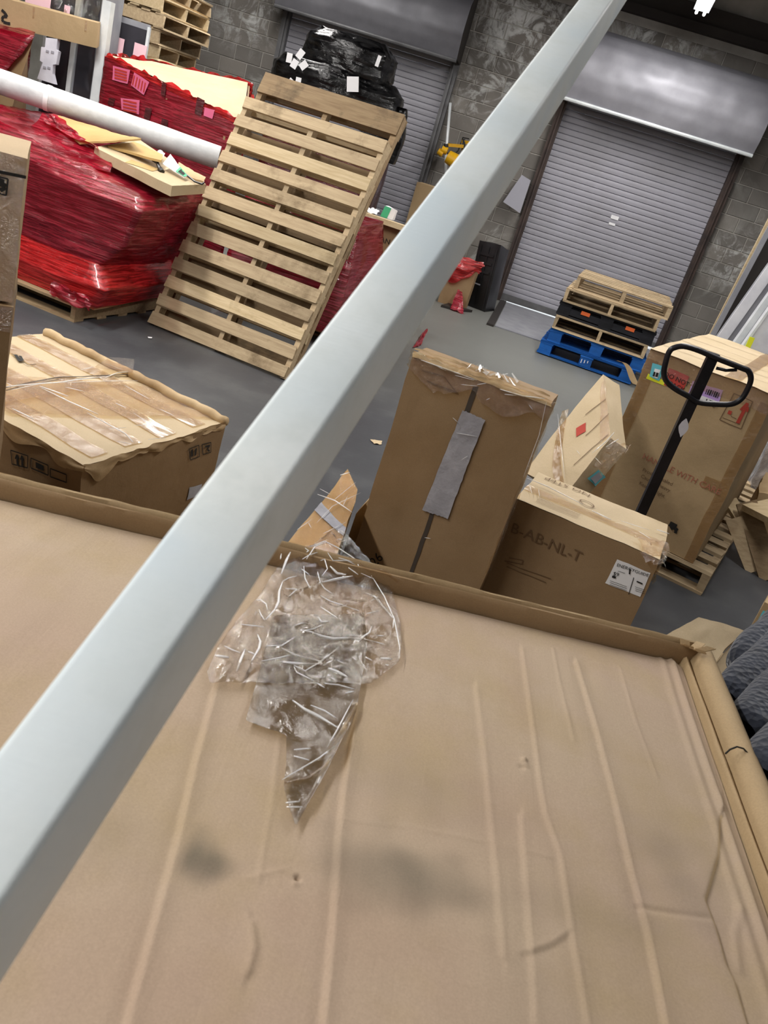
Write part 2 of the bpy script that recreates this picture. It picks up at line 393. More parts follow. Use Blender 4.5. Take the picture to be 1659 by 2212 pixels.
# ------------------------------------------------------------------ the setting
WYAW = -.0811; WO = V((0, 12.86, 0)); WA = V((math.cos(WYAW), math.sin(WYAW), 0)); WN = V((-WA.y, WA.x, 0))   # WN points away from the room
def WP(u, off, z): return WO + WA*u - WN*off + V((0, 0, z))       # off = distance into the room
def wbox(mb, u0, u1, o0, o1, z0, z1):
    return mb.hexa([WP(u0, o1, z0), WP(u1, o1, z0), WP(u1, o0, z0), WP(u0, o0, z0), WP(u0, o1, z1), WP(u1, o1, z1), WP(u1, o0, z1), WP(u0, o0, z1)])
CEIL = 4.6
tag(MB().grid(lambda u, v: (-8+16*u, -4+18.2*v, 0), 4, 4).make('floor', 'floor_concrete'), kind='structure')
tag(MB().box(-8, 8, -4, 14.5, CEIL, CEIL+.2).make('ceiling', 'roof_dark'), kind='structure')
tag(MB().box(-8.2, -8, -4, 14.5, 0, CEIL).make('wall_left', 'mortar'), kind='structure')
tag(MB().box(8, 8.2, -4, 14.5, 0, CEIL).make('wall_right', 'mortar'), kind='structure')
tag(MB().box(-8.2, 8.2, -4.2, -4, 0, CEIL).make('wall_front', 'mortar'), kind='structure')
DOORS = [(.66, 3.10, 2.86, 'gray'), (-3.38, -.94, 2.90, 'dark')]
mb = MB(); ZL = 3.96
cuts = [-8.3, -3.38, -.94, .66, 3.10, 8.3]
for i in range(5):
    z0 = DOORS[1][2] if i == 1 else DOORS[0][2] if i == 3 else 0
    wbox(mb, cuts[i], cuts[i+1], -.30, -.10, z0, CEIL)
wall = tag(mb.make('wall_back', 'mortar'), kind='structure')
# each concrete block its own part of the wall (shared meshes for whole and cut blocks)
BL, BH, J = .4064, .2032, .010
bmesh_cache = {}
def block(u0, u1, z0, z1):
    key = (round(u1-u0, 3), round(z1-z0, 3)); L, Hh = u1-u0, z1-z0
    if key not in bmesh_cache:
        q = MB(); e = .006
        vs = [(0, 0, 0), (L, 0, 0), (L, 0, Hh), (0, 0, Hh), (e, -.004-e, e), (L-e, -.004-e, e), (L-e, -.004-e, Hh-e), (e, -.004-e, Hh-e)]
        q.add(vs, [(4, 5, 6, 7), (0, 1, 5, 4), (1, 2, 6, 5), (2, 3, 7, 6), (3, 0, 4, 7)])
        me = bpy.data.meshes.new('concrete_block'); me.from_pydata([tuple(v) for v in q.v], [], q.f); me.materials.append(MATS['block'])
        bmesh_cache[key] = me
    o = bpy.data.objects.new('concrete_block', bmesh_cache[key]); COL.objects.link(o); o.parent = wall
    p = WP(u0, -.10, z0); o.location = p + WN*random.uniform(-.003, .001); o.rotation_euler = (0, 0, WYAW); return o
rest = MB(); nb = 0
def visible_px(u, z):
    p = WP(u, 0, z)-CAMP; dz = p.dot(_F); x = W_/2+FOC*p.dot(_R)/dz; y = H_/2-FOC*p.dot(_U)/dz
    return -15 < x < W_+15 and -15 < y < 1000
for r in range(20):
    z0 = r*BH; off = (r % 2)*BL/2
    for i in range(-17, 18):
        u0, u1 = i*BL+off, (i+1)*BL+off
        segs = [(u0, u1)]
        for (a, b, h, _) in DOORS:
            if z0 < h-.02:
                ns = []
                for (s0, s1) in segs:
                    if s1 <= a or s0 >= b: ns.append((s0, s1))
                    else:
                        if s0 < a: ns.append((s0, a))
                        if s1 > b: ns.append((b, s1))
                segs = ns
        for (s0, s1) in segs:
            if s1-s0 < .05: continue
            if z0+BH > ZL: continue
            vis = visible_px((s0+s1)/2, z0+BH/2) and -5.2 < (s0+s1)/2 < 5.0
            if vis and nb < 300: block(s0+J/2, s1-J/2, z0+J/2, z0+BH-J/2); nb += 1
            elif -7.5 < s0 and s1 < 7.5: wbox(rest, s0+J/2, s1-J/2, -.10, -.088, z0+J/2, z0+BH-J/2)
rest.make('block_work', 'block', wall, kind='stuff')
# dark steel ledger and joists under the roof
mb = MB(); wbox(mb, -8, 8, -.09, .06, ZL, ZL+.10); wbox(mb, -8, 8, -.09, .02, ZL+.10, ZL+.30); tag(mb.make('trim_1', 'roof_dark'), kind='structure')
for i, yy in enumerate((1.0, 3.4, 5.8, 8.2, 10.6)):
    mb = MB(); mb.box(-8, 8, yy, yy+.12, CEIL-.28, CEIL-.24); mb.box(-8, 8, yy+.05, yy+.07, CEIL-.24, CEIL-.02)
    tag(mb.make('trim_%d' % (i+2), 'roof_dark'), kind='structure')
# apron outside, seen as daylight under the door
mb = MB(); mb.box(-6, 7, 13.3, 20, -.12, -.02); tag(mb.make('trim_7', 'white_paper'), kind='structure')

for di, (u0, u1, h, kind) in enumerate(DOORS):
    d = bpy.data.objects.new('door_%d' % (di+1), None); COL.objects.link(d); d.location = WP((u0+u1)/2, 0, 0); d['kind'] = 'structure'
    dark = kind == 'dark'; sh = .0762; ns = int(h/sh)
    sm = None
    for k in range(ns):
        if sm is None:
            mb = MB(); prof = [(-.004, 0), (.010, .004), (.013, .030), (.012, .060), (.008, .069), (-.008, .0715), (-.004, sh)]
            mb.grid(lambda a, b: WA*((u0+.03)+(u1-u0-.06)*a) - WN*(prof[round(b*6)][0]-.10) + V((0, 0, prof[round(b*6)][1])), 1, 6)
            o = link_obj('slat', [v + V((0, 12.86, 0)) for v in mb.v], mb.f, 'slat_dark' if dark else 'slat_gray', d, smooth=True, sharp=30)
            sm = o
        else: o = sm.copy(); COL.objects.link(o)
        o.location = V((0, 0, .10+k*sh)) + WN*random.uniform(-.001, .001)
    gm = 'guide_gray' if dark else 'guide_rust'
    for (a, b) in ((u0-.07, u0+.035), (u1-.035, u1+.07)):
        mb = MB(); wbox(mb, a, b, -.09, .012, 0, h-.02)
        mid = a+.06 if a < (u0+u1)/2 else b-.06
        wbox(mb, mid-.012, mid+.012, -.09, .05, 0, h-.02); mb.make('guide_rail', gm, d)
    mb = MB(); L = u1-u0
    # bottom bar hangs a little crooked, which opens a slit of daylight
    za, zb = (.012, .034) if not dark else (.0, .0)
    mb.hexa([WP(u0+.03, -.08, za), WP(u1-.03, -.08, zb), WP(u1-.03, -.13, zb), WP(u0+.03, -.13, za), WP(u0+.03, -.08, .11), WP(u1-.03, -.08, .11), WP(u1-.03, -.13, .11), WP(u0+.03, -.13, .11)])
    mb.make('bottom_bar', gm if dark else 'guide_gray', d)
    # hood: sheet steel curved over the coil
    hz = h-.10; prof = [(.02, .92), (.16, .90), (.34, .82), (.47, .68), (.53, .50), (.54, .32), (.50, .16), (.44, .03), (.42, .0), (.40, .02)]
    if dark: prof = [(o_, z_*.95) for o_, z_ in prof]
    def hp(a, b):
        t_ = b*(len(prof)-1); i = min(int(t_), len(prof)-2); f_ = t_-i
        o_ = prof[i][0]*(1-f_)+prof[i+1][0]*f_; z_ = prof[i][1]*(1-f_)+prof[i+1][1]*f_
        uu = u0-.06+(L+.14)*a
        dent = .035*noise.noise(V((uu*1.6, z_*2.4, di*5)))+.012*noise.noise(V((uu*5, z_*5, 3)))
        return WP(uu, o_+dent*math.sin(math.pi*min(1, b*1.05)), hz+z_)
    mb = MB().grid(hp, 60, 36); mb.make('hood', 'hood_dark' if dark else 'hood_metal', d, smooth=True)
    mb = MB(); mb.tube([WP(u0-.06, .43, hz), WP(u1+.08, .43, hz)], .024, 8); mb.make('hood_lip', 'white_metal' if not dark else 'guide_gray', d)
    for uu in (u0-.07, u1+.07):
        mb = MB(); k = len(prof); vs = [WP(uu, o_*.95, hz+z_) for o_, z_ in prof]+[WP(uu, .0, hz), WP(uu+.01, .0, hz)]
        mb.add([WP(uu, o_*.96, hz+z_) for o_, z_ in prof]+[WP(uu, .0, hz)], [tuple(range(k+1))])
        mb.add([WP(uu+.01, o_*.96, hz+z_) for o_, z_ in prof]+[WP(uu+.01, .0, hz)], [tuple(range(k+1))[::-1]])
        mb.make('hood_bracket', 'dark_trim', d)
    mb = MB(); wbox(mb, u0, u1, -.07, .30, hz+.14, hz+.40); mb.make('shutter_coil', 'dark_trim', d)
    if not dark:
        for (px, py, ww, hh) in ((1328, 470, .11, .05), (1322, 484, .09, .032)):
            r_ = ray(px, py); t_ = ((WP(0, -.08, 0)-CAMP).dot(WN))/r_.dot(WN); p = CAMP+r_*t_
            mb = MB(); mb.hexa([p+WA*a+WN*b+V((0, 0, c_)) for c_ in (-hh/2, hh/2) for (a, b) in ((-ww/2, -.003), (ww/2, -.003), (ww/2, 0), (-ww/2, 0))])
            mb.make('paper_sticker', 'white_paper', d)
# dock leveller plate let into the floor before the right door
mb = MB(); q = [WP(.80, 2.35, 0), WP(3.0, 2.35, 0), WP(3.0, .02, 0), WP(.80, .02, 0)]
lev = thing('dock_leveler', 'steel dock plate let into the floor before the right roller door', 'dock plate', (q[0]+q[2])/2)
MB().hexa([p+V((0, 0, .001)) for p in q]+[p+V((0, 0, .012)) for p in q]).make('plate', 'gray_panel', lev)
MB().hexa([WP(.70, 2.42, 0), WP(.79, 2.42, 0), WP(.79, .02, 0), WP(.70, .02, 0), WP(.70, 2.42, .025), WP(.79, 2.42, .025), WP(.79, .02, .025), WP(.70, .02, .025)]).make('curb_angle', 'dark_trim', lev)

# ------------------------------------------------------------------ lamps
first = None
for (x, y, pw) in LAMPS:
    r = thing('strip_light', 'fluorescent strip light hanging over the right roller door' if (x, y) == (1.58, 10.3) else 'fluorescent strip light under the dark roof, out of the picture', 'lamp', (x, y, LAMP_Z))
    if (x, y) != (1.58, 10.3): r['group'] = 'strip lights out of the picture'
    if first is None:
        a = MB().box(-.09, .09, -1.2, 1.2, .03, .10); h0 = a.make('housing', 'white_metal', r, local=True)
        em = NT('tube_glow'); em.set(Emission_Color=(1, .98, 1, 1), Emission_Strength=14.0, Base_Color=(1, 1, 1, 1))
        t1 = MB().tube([(-.045, -1.17, 0), (-.045, 1.17, 0)], .016, 8).make('lamp_tube', 'tube_glow', r, local=True)
        t2 = MB().tube([(.045, -1.17, 0), (.045, 1.17, 0)], .016, 8).make('lamp_tube', 'tube_glow', r, local=True)
        c1 = MB().tube([(0, -1, .10), (0, -1, CEIL-LAMP_Z)], .006, 5).tube([(0, 1, .10), (0, 1, CEIL-LAMP_Z)], .006, 5).make('hanger', 'dark_trim', r, local=True)
        first = (h0, t1, t2, c1)
    else:
        for p in first: c_ = p.copy(); COL.objects.link(c_); c_.parent = r
    if (x, y) == (1.58, 10.3): r.rotation_euler = (0, 0, -.135)
    ld = bpy.data.lights.new('lamp_light', 'AREA'); ld.shape = 'RECTANGLE'; ld.size = .22; ld.size_y = 2.3; ld.energy = pw; ld.color = LAMP_COL
    lo = bpy.data.objects.new('lamp_light', ld); COL.objects.link(lo); lo.parent = r; lo.location = (0, 0, -.03)

# ------------------------------------------------------------------ the near carton (large flat box top in the foreground)
NZ = .90
def farY(x): return 1.492 + .150*(x-.048)
def rightX(y): return .700 - .018*(1.6-y)
def pl(*px): return [Z(x, y, NZ).to_2d() for (x, y) in px]
near = thing('large_carton', 'very large worn cardboard box filling the foreground with creased top', 'box', (-.25, .55, 0))
def dseg(X, Yv, a, b):
    dx, dy = b.x-a.x, b.y-a.y; L2 = dx*dx+dy*dy; t_ = np.clip(((X-a.x)*dx+(Yv-a.y)*dy)/L2, 0, 1)
    px, py = a.x+t_*dx, a.y+t_*dy; side = np.sign((X-px)*dy-(Yv-py)*dx); return np.hypot(X-px, Yv-py)*side
def dpoly(X, Yv, pts):
    best = None
    for a, b in zip(pts[:-1], pts[1:]):
        d_ = dseg(X, Yv, a, b); best = d_ if best is None else np.where(np.abs(d_) < np.abs(best), d_, best)
    return best
NX, NY = 620, 600
xs0 = np.linspace(0, 1, NX+1); ys0 = np.linspace(0, 1, NY+1)
U0, V0 = np.meshgrid(xs0, ys0)
X0, Y0, X1 = -1.25, -.62, .70
XX = X0 + (.70-X0)*U0
YY = Y0 + (1.492+.150*(XX-.048)-Y0)*V0
XX = X0 + ((.700-.018*(1.6-YY))-X0)*U0
HH = np.zeros_like(XX)
def ridge(px, amp, wd, step=0.0):
    d_ = dpoly(XX, YY, pl(*px)); wd = wd*.75; return 1.1*amp*np.exp(-(d_/wd)**2) + 1.2*step*np.tanh(d_/wd)*np.exp(-(d_/(wd*4))**2)
HH += ridge([(478, 1440), (455, 1530), (425, 1640), (392, 1790), (345, 1960), (312, 2080), (272, 2230)], .0026, .0045, -.0024)
HH += ridge([(792, 1330), (778, 1440), (768, 1540), (745, 1700), (735, 1800), (722, 2000), (700, 2230)], .0024, .0042, -.0022)
HH += ridge([(1030, 1480), (1045, 1600), (1060, 1740), (1078, 1900), (1090, 2060)], .0016, .006, -.0008)
HH += ridge([(1128, 1400), (1150, 1560), (1170, 1700), (1182, 1760), (1212, 1840), (1235, 1990), (1275, 2230)], .0020, .0045, -.0010)
HH += ridge([(1245, 1430), (1290, 1580), (1330, 1730), (1365, 1880), (1398, 2000), (1445, 2230)], .0026, .0045, -.0018)
HH += ridge([(1195, 1400), (1215, 1500), (1240, 1600)], .0014, .0045)
HH += ridge([(1340, 1440), (1375, 1560), (1420, 1680)], .0012, .004)
HH += ridge([(605, 1590), (588, 1740), (560, 1900)], .0010, .004)
HH += ridge([(1128, 1760), (1140, 1900), (1152, 2060), (1160, 2230)], .0016, .005, -.001)
HH += ridge([(735, 1765), (900, 1785), (1060, 1815), (1200, 1850)], .0008, .003)
HH += ridge([(540, 1890), (620, 1870), (650, 1890)], .0010, .004)
HH += ridge([(545, 1990), (552, 2040), (538, 2095)], .0022, .006, .001)
HH += ridge([(1145, 2050), (1190, 2035), (1222, 2015)], .0016, .005, -.001)
tear = [(1557, 1765), (1553, 1800), (1552, 1850), (1543, 1880), (1524, 1945), (1548, 2005), (1570, 2080), (1590, 2120), (1622, 2230)]
dT = dpoly(XX, YY, pl(*tear)); HH += .003*np.tanh(dT/.002)*np.exp(-(dT/.05)**2)
HH += ridge([(1380, 1960), (1470, 1975), (1530, 1985)], -.002, .006)
HH += ridge([(1600, 1960), (1590, 2020), (1600, 2090)], .002, .008)
# shallow sag plus cockling, a groove along the rims
rng = np.random.RandomState(4)
for k in range(26):
    fx, fy, ph = rng.uniform(-9, 9), rng.uniform(-5, 5), rng.uniform(0, 6.28); HH += .0003*np.sin(fx*XX*2+fy*YY*2+ph)
for k in range(20):
    fx, fy, ph = rng.uniform(-60, 60), rng.uniform(-14, 14), rng.uniform(0, 6.28); HH += .00008*np.sin(fx*XX*2+fy*YY*2+ph)
HH += -.010*np.sin(np.pi*np.clip(U0, 0, 1))*np.sin(np.pi*V0)**.5*.5
dF = (1.492+.150*(XX-.048))-YY; dR = (.700-.018*(1.6-YY))-XX
HH += -.006*np.exp(-(dF/.012)**2) - .005*np.exp(-(dR/.008)**2)
# two low folds beside the right rim
HH += .006*np.exp(-((dR-.022)/.006)**2) + .003*np.exp(-((dR-.045)/.007)**2)
# small puncture
for (px, py, a_, w_) in ((645, 1892, -.012, .003), (640, 1903, .003, .004), (1133, 1640, .009, .0035), (1136, 1650, .003, .006), (1128, 1655, -.003, .005)):
    c_ = pl((px, py))[0]; HH += a_*np.exp(-(((XX-c_.x)**2+(YY-c_.y)**2)/w_**2))
mb = MB(); P_ = np.stack([XX, YY, NZ+HH], -1).reshape(-1, 3)
ii = np.arange(NY)[:, None]*(NX+1)+np.arange(NX)[None, :]
F_ = np.stack([ii, ii+1, ii+NX+2, ii+NX+1], -1).reshape(-1, 4)
me = bpy.data.meshes.new('top_panel'); me.from_pydata((P_-np.array([-.25, .55, 0])).tolist(), [], F_.tolist()); me.materials.append(MATS['kraft_near']); me.shade_smooth()
st = np.zeros((XX.size, 4), np.float32); st[:, 3] = 1; xf, yf = XX.ravel(), YY.ravel()
def blob(ch, px, rx, ry, amt, ex=2):
    global st
    c_ = pl(px)[0]; wob = 1+.25*np.sin(xf*70+yf*31)+.2*np.sin(yf*90-xf*40)
    st[:, ch] += amt*np.exp(-((((xf-c_.x)/rx)**2+((yf-c_.y)/ry)**2)*wob)**(ex/2))
blob(0, (440, 1855), .026, .034, .55, 3); blob(0, (415, 1835), .012, .03, .25, 3); blob(0, (480, 1865), .02, .02, .25, 3)
blob(0, (840, 1890), .085, .055, .42, 3); blob(0, (960, 1905), .07, .035, .25, 3); blob(0, (900, 1700), .10, .06, .16)
blob(0, (1440, 1835), .05, .05, .22); blob(0, (1500, 1950), .04, .05, .22); blob(0, (1300, 1980), .12, .03, .12); blob(0, (230, 1800), .05, .05, .15)
blob(1, (300, 2100), .12, .09, .25); blob(1, (800, 2000), .12, .06, .25); blob(1, (1100, 1760), .08, .10, .25); blob(1, (1120, 1500), .03, .12, .2); blob(1, (400, 1400), .06, .06, .2)
st[:, 2] += (.9*np.exp(-(dT.ravel()/.0022)**2)).astype(np.float32)
st = np.clip(st, 0, 1)
ca = me.color_attributes.new('stain', 'FLOAT_COLOR', 'POINT'); ca.data.foreach_set('color', st.ravel())
o = bpy.data.objects.new('top_panel', me); COL.objects.link(o); o.parent = near
# side walls
c4 = [V((X0, Y0, 0)), V((rightX(Y0)+.085, Y0, 0)), V((.79, farY(.79)+.045, 0)), V((X0, farY(X0)+.045, 0))]
mb = MB(); n4 = [q+V((0, 0, NZ-.012)) for q in c4]
mb.add(c4+n4, [(0, 1, 5, 4), (1, 2, 6, 5), (2, 3, 7, 6), (3, 0, 4, 7)]); mb.make('side_wall', 'kraft_dark', near)
def strip(name, path, prof, mat, nz=.0015, fr=14, seed=0, smooth=True, n=160, label=None):
    """loft a cross-section (sideways, up) along a ground path"""
    L = [0]; 
    for a, b in zip(path[:-1], path[1:]): L.append(L[-1]+(V(b)-V(a)).length)
    m_ = len(prof)
    def fn(u, v):
        s_ = u*L[-1]; i = max(0, min(len(path)-2, next((k for k in range(len(L)-1) if s_ <= L[k+1]+1e-9), len(L)-2)))
        f_ = (s_-L[i])/(L[i+1]-L[i]); a, b = V(path[i]), V(path[i+1]); d_ = (b-a).normalized(); nn = V((d_.y, -d_.x))
        p = a+(b-a)*f_; j = round(v*(m_-1)); pr = prof[j]
        q = noise.noise_vector(V((s_*fr, j*.35+seed, seed)))*nz + noise.noise_vector(V((s_*fr*.22, j*.2+seed, seed+7)))*nz*2.2
        return V((p.x+nn.x*(pr[0]+q.x), p.y+nn.y*(pr[0]+q.x), pr[1]+q.z))
    o = MB().grid(fn, n, m_-1).make(name, mat, near, smooth=smooth, sharp=50)
    if label: o['label'] = label
    return o
fp = [(X0, farY(X0)), (-.72, farY(-.72)), (.048, farY(.048)), (.705, farY(.705)), (.735, farY(.735)+.004)]
fp = [V(p) for p in fp]
up = lambda o_: [V((p.x, p.y+o_)) for p in fp]
strip('rim_flap', up(.004), [(0, NZ-.015), (.002, NZ+.010), (.001, NZ+.024), (-.001, NZ+.034), (-.004, NZ+.036), (-.006, NZ+.034), (-.005, NZ-.01)], 'kraft_dark', seed=1, label='upright far rim of the near box, in shadow')  # darker kraft carries the shade of this camera-facing rim
strip('rim_flap', up(.017), [(0, NZ-.015), (.001, NZ+.012), (-.001, NZ+.030), (-.003, NZ+.039), (-.006, NZ+.041), (-.009, NZ+.038), (-.010, NZ-.015)], 'kraft', seed=5, fr=22)
strip('rim_flap', up(.032), [(.0, NZ-.02), (-.001, NZ+.020), (-.004, NZ+.032), (-.007, NZ+.030), (-.010, NZ-.02)], 'kraft_torn', seed=9, fr=30)
rp = [V((rightX(y_)+.0, y_)) for y_ in (Y0, 0, .5, 1.0, 1.35, 1.63)]
strip('rolled_edge', rp, [(.002, NZ-.012), (.003, NZ+.008), (.007, NZ+.013), (.012, NZ+.010), (.015, NZ-.004), (.019, NZ-.006), (.021, NZ+.012), (.028, NZ+.026), (.040, NZ+.033), (.055, NZ+.032), (.068, NZ+.024), (.076, NZ+.008), (.078, NZ-.03)][::1], 'kraft', nz=.0012, seed=13, label='rounded folded right edge of the near box')
# ink line round the rolled edge
def onroll(px, py): return Z(px, py, NZ+.032)
a0 = V((rightX(1.33)-0, 1.335)); MBk = MB()
pts = [(1567, 1628, .024), (1577, 1619, .030), (1592, 1613, .034), (1606, 1617, .032), (1616, 1628, .026)]
pp = [Z(x, y, NZ+z_+.004) for x, y, z_ in pts]; MBk.tube(pp, .0016, 6).make('ink_line', 'ink', near)
# torn scraps at the far right corner
mb = MB()
for k in range(5):
    p = Z(1470+k*9, 1392+k*4, NZ+.04); q = p+V((random.uniform(-.01, .03), random.uniform(-.02, .02), random.uniform(-.004, .012)))
    mb.hexa([p, p+V((.02, 0, 0)), q+V((.02, .012, 0)), q+V((0, .012, 0)), p+V((0, 0, .002)), p+V((.02, 0, .002)), q+V((.02, .012, .002)), q+V((0, .012, .002))])
mb.make('torn_scrap', 'kraft_torn', near)

# ------------------------------------------------------------------ crumpled clear film and the strip of old tape on the near carton
def rows_fn(rows, zf, nz0=0):
    """rows: list of (left px, right px); returns u,v -> world on height zf(u,v)"""
    def fn(u, v):
        t_ = v*(len(rows)-1); i = min(int(t_), len(rows)-2); f_ = t_-i
        (la, lb), (ra, rb) = [rows[i][0], rows[i+1][0]], [rows[i][1], rows[i+1][1]]
        L = (la[0]*(1-f_)+lb[0]*f_, la[1]*(1-f_)+lb[1]*f_); R = (ra[0]*(1-f_)+rb[0]*f_, ra[1]*(1-f_)+rb[1]*f_)
        p = Z(L[0]*(1-u)+R[0]*u, L[1]*(1-u)+R[1]*u, NZ+.004); return p + V((0, 0, zf(u, v, p)))
    return fn
def rdg(p, s_): return 1-abs(noise.noise(p*s_))*2.4
def crz(u, v, p):
    q = p + noise.noise_vector(p*9)*.03
    a = max(0, rdg(q, 26))**3*.008 + max(0, rdg(q+V((3, 1, 0)), 55))**3*.004 + max(0, rdg(q+V((7, 1, 4)), 11))**2*.014
    lift = .030*math.exp(-((v-.05)/.16)**2)*math.exp(-((u-.5)/.3)**2)
    e = min(1, min(u, 1-u, 1-v)*7)
    return .003 + (a*(1.2-.5*v)+lift)*(.25+.75*e)
film_rows = [((655, 1185), (770, 1195)), ((625, 1205), (800, 1220)), ((590, 1240), (835, 1262)), ((560, 1290), (850, 1300)), ((510, 1345), (862, 1345)), ((470, 1400), (866, 1392)), ((446, 1455), (862, 1432)), ((452, 1480), (800, 1480))]
o = MB().grid(rows_fn(film_rows, crz), 150, 130).make('plastic_film', 'clear_film', None, smooth=True)
tag(o, 'crumpled clear plastic film lying over the far rim of the near box', 'plastic film')
trows = [((590, 1330), (785, 1330)), ((575, 1395), (792, 1400)), ((552, 1480), (778, 1480)), ((530, 1558), (767, 1545)), ((618, 1590), (744, 1592)), ((618, 1650), (712, 1655)), ((612, 1700), (688, 1700)), ((622, 1740), (664, 1740)), ((637, 1782), (641, 1782))]
def tz(u, v, p):
    q = p+noise.noise_vector(p*6)*.02
    return .0015+max(0, rdg(q, 20))**4*.0035*(1.1-v)+ .012*math.exp(-((v-.55)/.05)**2)*max(0, u-.6)*2+.004*math.exp(-((u-1)/.1)**2)*(v < .9)
o = MB().grid(rows_fn(trows, tz), 60, 110).make('tape_strip', 'gray_tape', None, smooth=True)
tag(o, 'torn strip of grayish packing tape ending in a point on the near box', 'tape')
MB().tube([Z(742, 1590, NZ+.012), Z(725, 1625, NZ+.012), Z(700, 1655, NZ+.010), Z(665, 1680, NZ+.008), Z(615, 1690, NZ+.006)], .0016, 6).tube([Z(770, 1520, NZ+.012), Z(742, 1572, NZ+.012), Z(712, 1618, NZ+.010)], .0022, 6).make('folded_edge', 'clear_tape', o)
# loose curl of clear tape over the rim
def curl(u, v):
    p = Z(778+(868-778)*u, 1214+(1250-1214)*u+math.sin(u*6)*2, NZ+.052-.008*u) + V((0, .022*v-.004, -.020*v*v-.004*math.sin(u*9)))
    return p
o = MB().grid(curl, 30, 8).make('tape_curl', 'clear_tape', None, smooth=True); tag(o, 'stiff curl of shiny clear tape on the far rim of the near box', 'tape')

def fold_glints(parent, lists, place, name='fold_glint', mat='glint_shred_film'):
    """highlight streaks on creased plastic, put in as thin white glossy tubes"""
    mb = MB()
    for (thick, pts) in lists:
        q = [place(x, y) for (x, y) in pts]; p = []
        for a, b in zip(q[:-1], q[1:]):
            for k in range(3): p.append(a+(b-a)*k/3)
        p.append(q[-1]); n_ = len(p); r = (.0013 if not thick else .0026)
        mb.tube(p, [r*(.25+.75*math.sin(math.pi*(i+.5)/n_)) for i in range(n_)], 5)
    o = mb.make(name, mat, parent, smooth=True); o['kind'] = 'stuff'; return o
def cvt(lst, ox, oy, sc): return [(t_, [(ox+x/sc, oy+y/sc) for x, y in p]) for t_, p in lst]
S1 = [(0,[(590,650),(583,690)]),(1,[(655,640),(625,700),(590,795)]),(0,[(760,610),(785,630),(770,640)]),(0,[(740,690),(790,660),(850,640)]),(0,[(750,740),(760,830),(800,900)]),(0,[(735,760),(790,800)]),(0,[(600,850),(640,825),(700,810)]),
 (1,[(600,850),(575,920),(570,1000),(545,1050),(480,1120)]),(0,[(620,900),(700,905),(640,960)]),(0,[(410,985),(440,980),(480,1010),(490,1050)]),(0,[(430,1050),(445,1090),(470,1125)]),(0,[(410,1060),(400,1090)]),(0,[(290,1155),(380,1165),(465,1175)]),
 (0,[(180,1310),(240,1340),(295,1360)]),(1,[(115,1380),(215,1395)]),(1,[(420,1230),(440,1280),(430,1330),(370,1430)]),(1,[(330,1335),(300,1410),(270,1495)]),(0,[(350,1350),(400,1370)]),(1,[(860,860),(990,830),(1100,810)]),(0,[(870,700),(900,690),(920,760),(880,810)]),
 (0,[(1000,680),(1070,700),(1130,720)]),(0,[(1070,750),(1140,800)]),(1,[(940,740),(990,790),(1050,800)]),(1,[(1190,930),(1260,960),(1320,1030),(1390,1110)]),(0,[(1230,990),(1280,960)]),(0,[(870,950),(940,990),(1060,1030),(1150,1060)]),(0,[(870,1030),(930,1070),(990,1110)]),
 (0,[(850,1100),(880,1140),(930,1135)]),(0,[(680,1170),(740,1145),(780,1150)]),(1,[(720,1195),(800,1210),(880,1240),(960,1260),(1090,1255),(1150,1265),(1220,1215),(1240,1170)]),(0,[(750,1200),(820,1190),(880,1160)]),(0,[(480,1310),(590,1310),(700,1240)]),
 (0,[(590,1325),(680,1370),(780,1400),(870,1420),(940,1370),(1000,1320)]),(0,[(445,1420),(560,1400),(660,1375)]),(1,[(600,1425),(720,1440),(850,1440)]),(0,[(680,1460),(700,1500),(820,1560)]),(0,[(680,1450),(760,1490),(830,1450),(900,1410)]),
 (1,[(930,1470),(1000,1500),(1065,1535)]),(0,[(900,1580),(1000,1590),(1110,1620)]),(0,[(1050,1650),(1110,1635)]),(0,[(850,1580),(900,1610)]),(0,[(1180,1260),(1330,1300)]),(0,[(1200,1080),(1290,1060)]),(0,[(1270,1235),(1325,1240)]),(1,[(1300,1400),(1380,1405)]),
 (0,[(1335,1445),(1360,1450)]),(0,[(1190,1390),(1240,1415)]),(0,[(1390,1180),(1400,1100)]),(0,[(800,600),(900,560),(1000,610),(1120,690),(1160,770)]),(0,[(770,690),(830,600),(900,570)]),(0,[(1160,790),(1250,830),(1330,960),(1400,1120),(1440,1330),(1430,1400)]),(0,[(920,640),(960,700),(1060,700),(1120,730)]),(0,[(850,780),(870,860),(900,900),(960,940)])]
S2 = [(1,[(670,705),(760,770),(860,820),(1000,905)]),(0,[(800,740),(900,780),(980,830)]),(0,[(1105,700),(1000,900),(920,1040)]),(0,[(680,1105),(790,1135)]),(0,[(1030,960),(1010,1010),(860,1120),(595,1275)]),(0,[(620,1440),(720,1430)]),(0,[(625,1470),(740,1470)]),(0,[(870,1250),(850,1300)]),(0,[(680,1060),(800,1050)])]
FILM = [o for o in bpy.data.objects if o.name == 'plastic_film'][0]
fold_glints(FILM, cvt(S1, 430, 1000, 3.318), lambda x, y: Z(x, y, NZ+.014+.034*max(0, 1-(y-1170)/110)))
fold_glints([o for o in bpy.data.objects if o.name == 'tape_strip'][0], cvt(S2, 430, 1300, 3.318), lambda x, y: Z(x, y, NZ+.009))

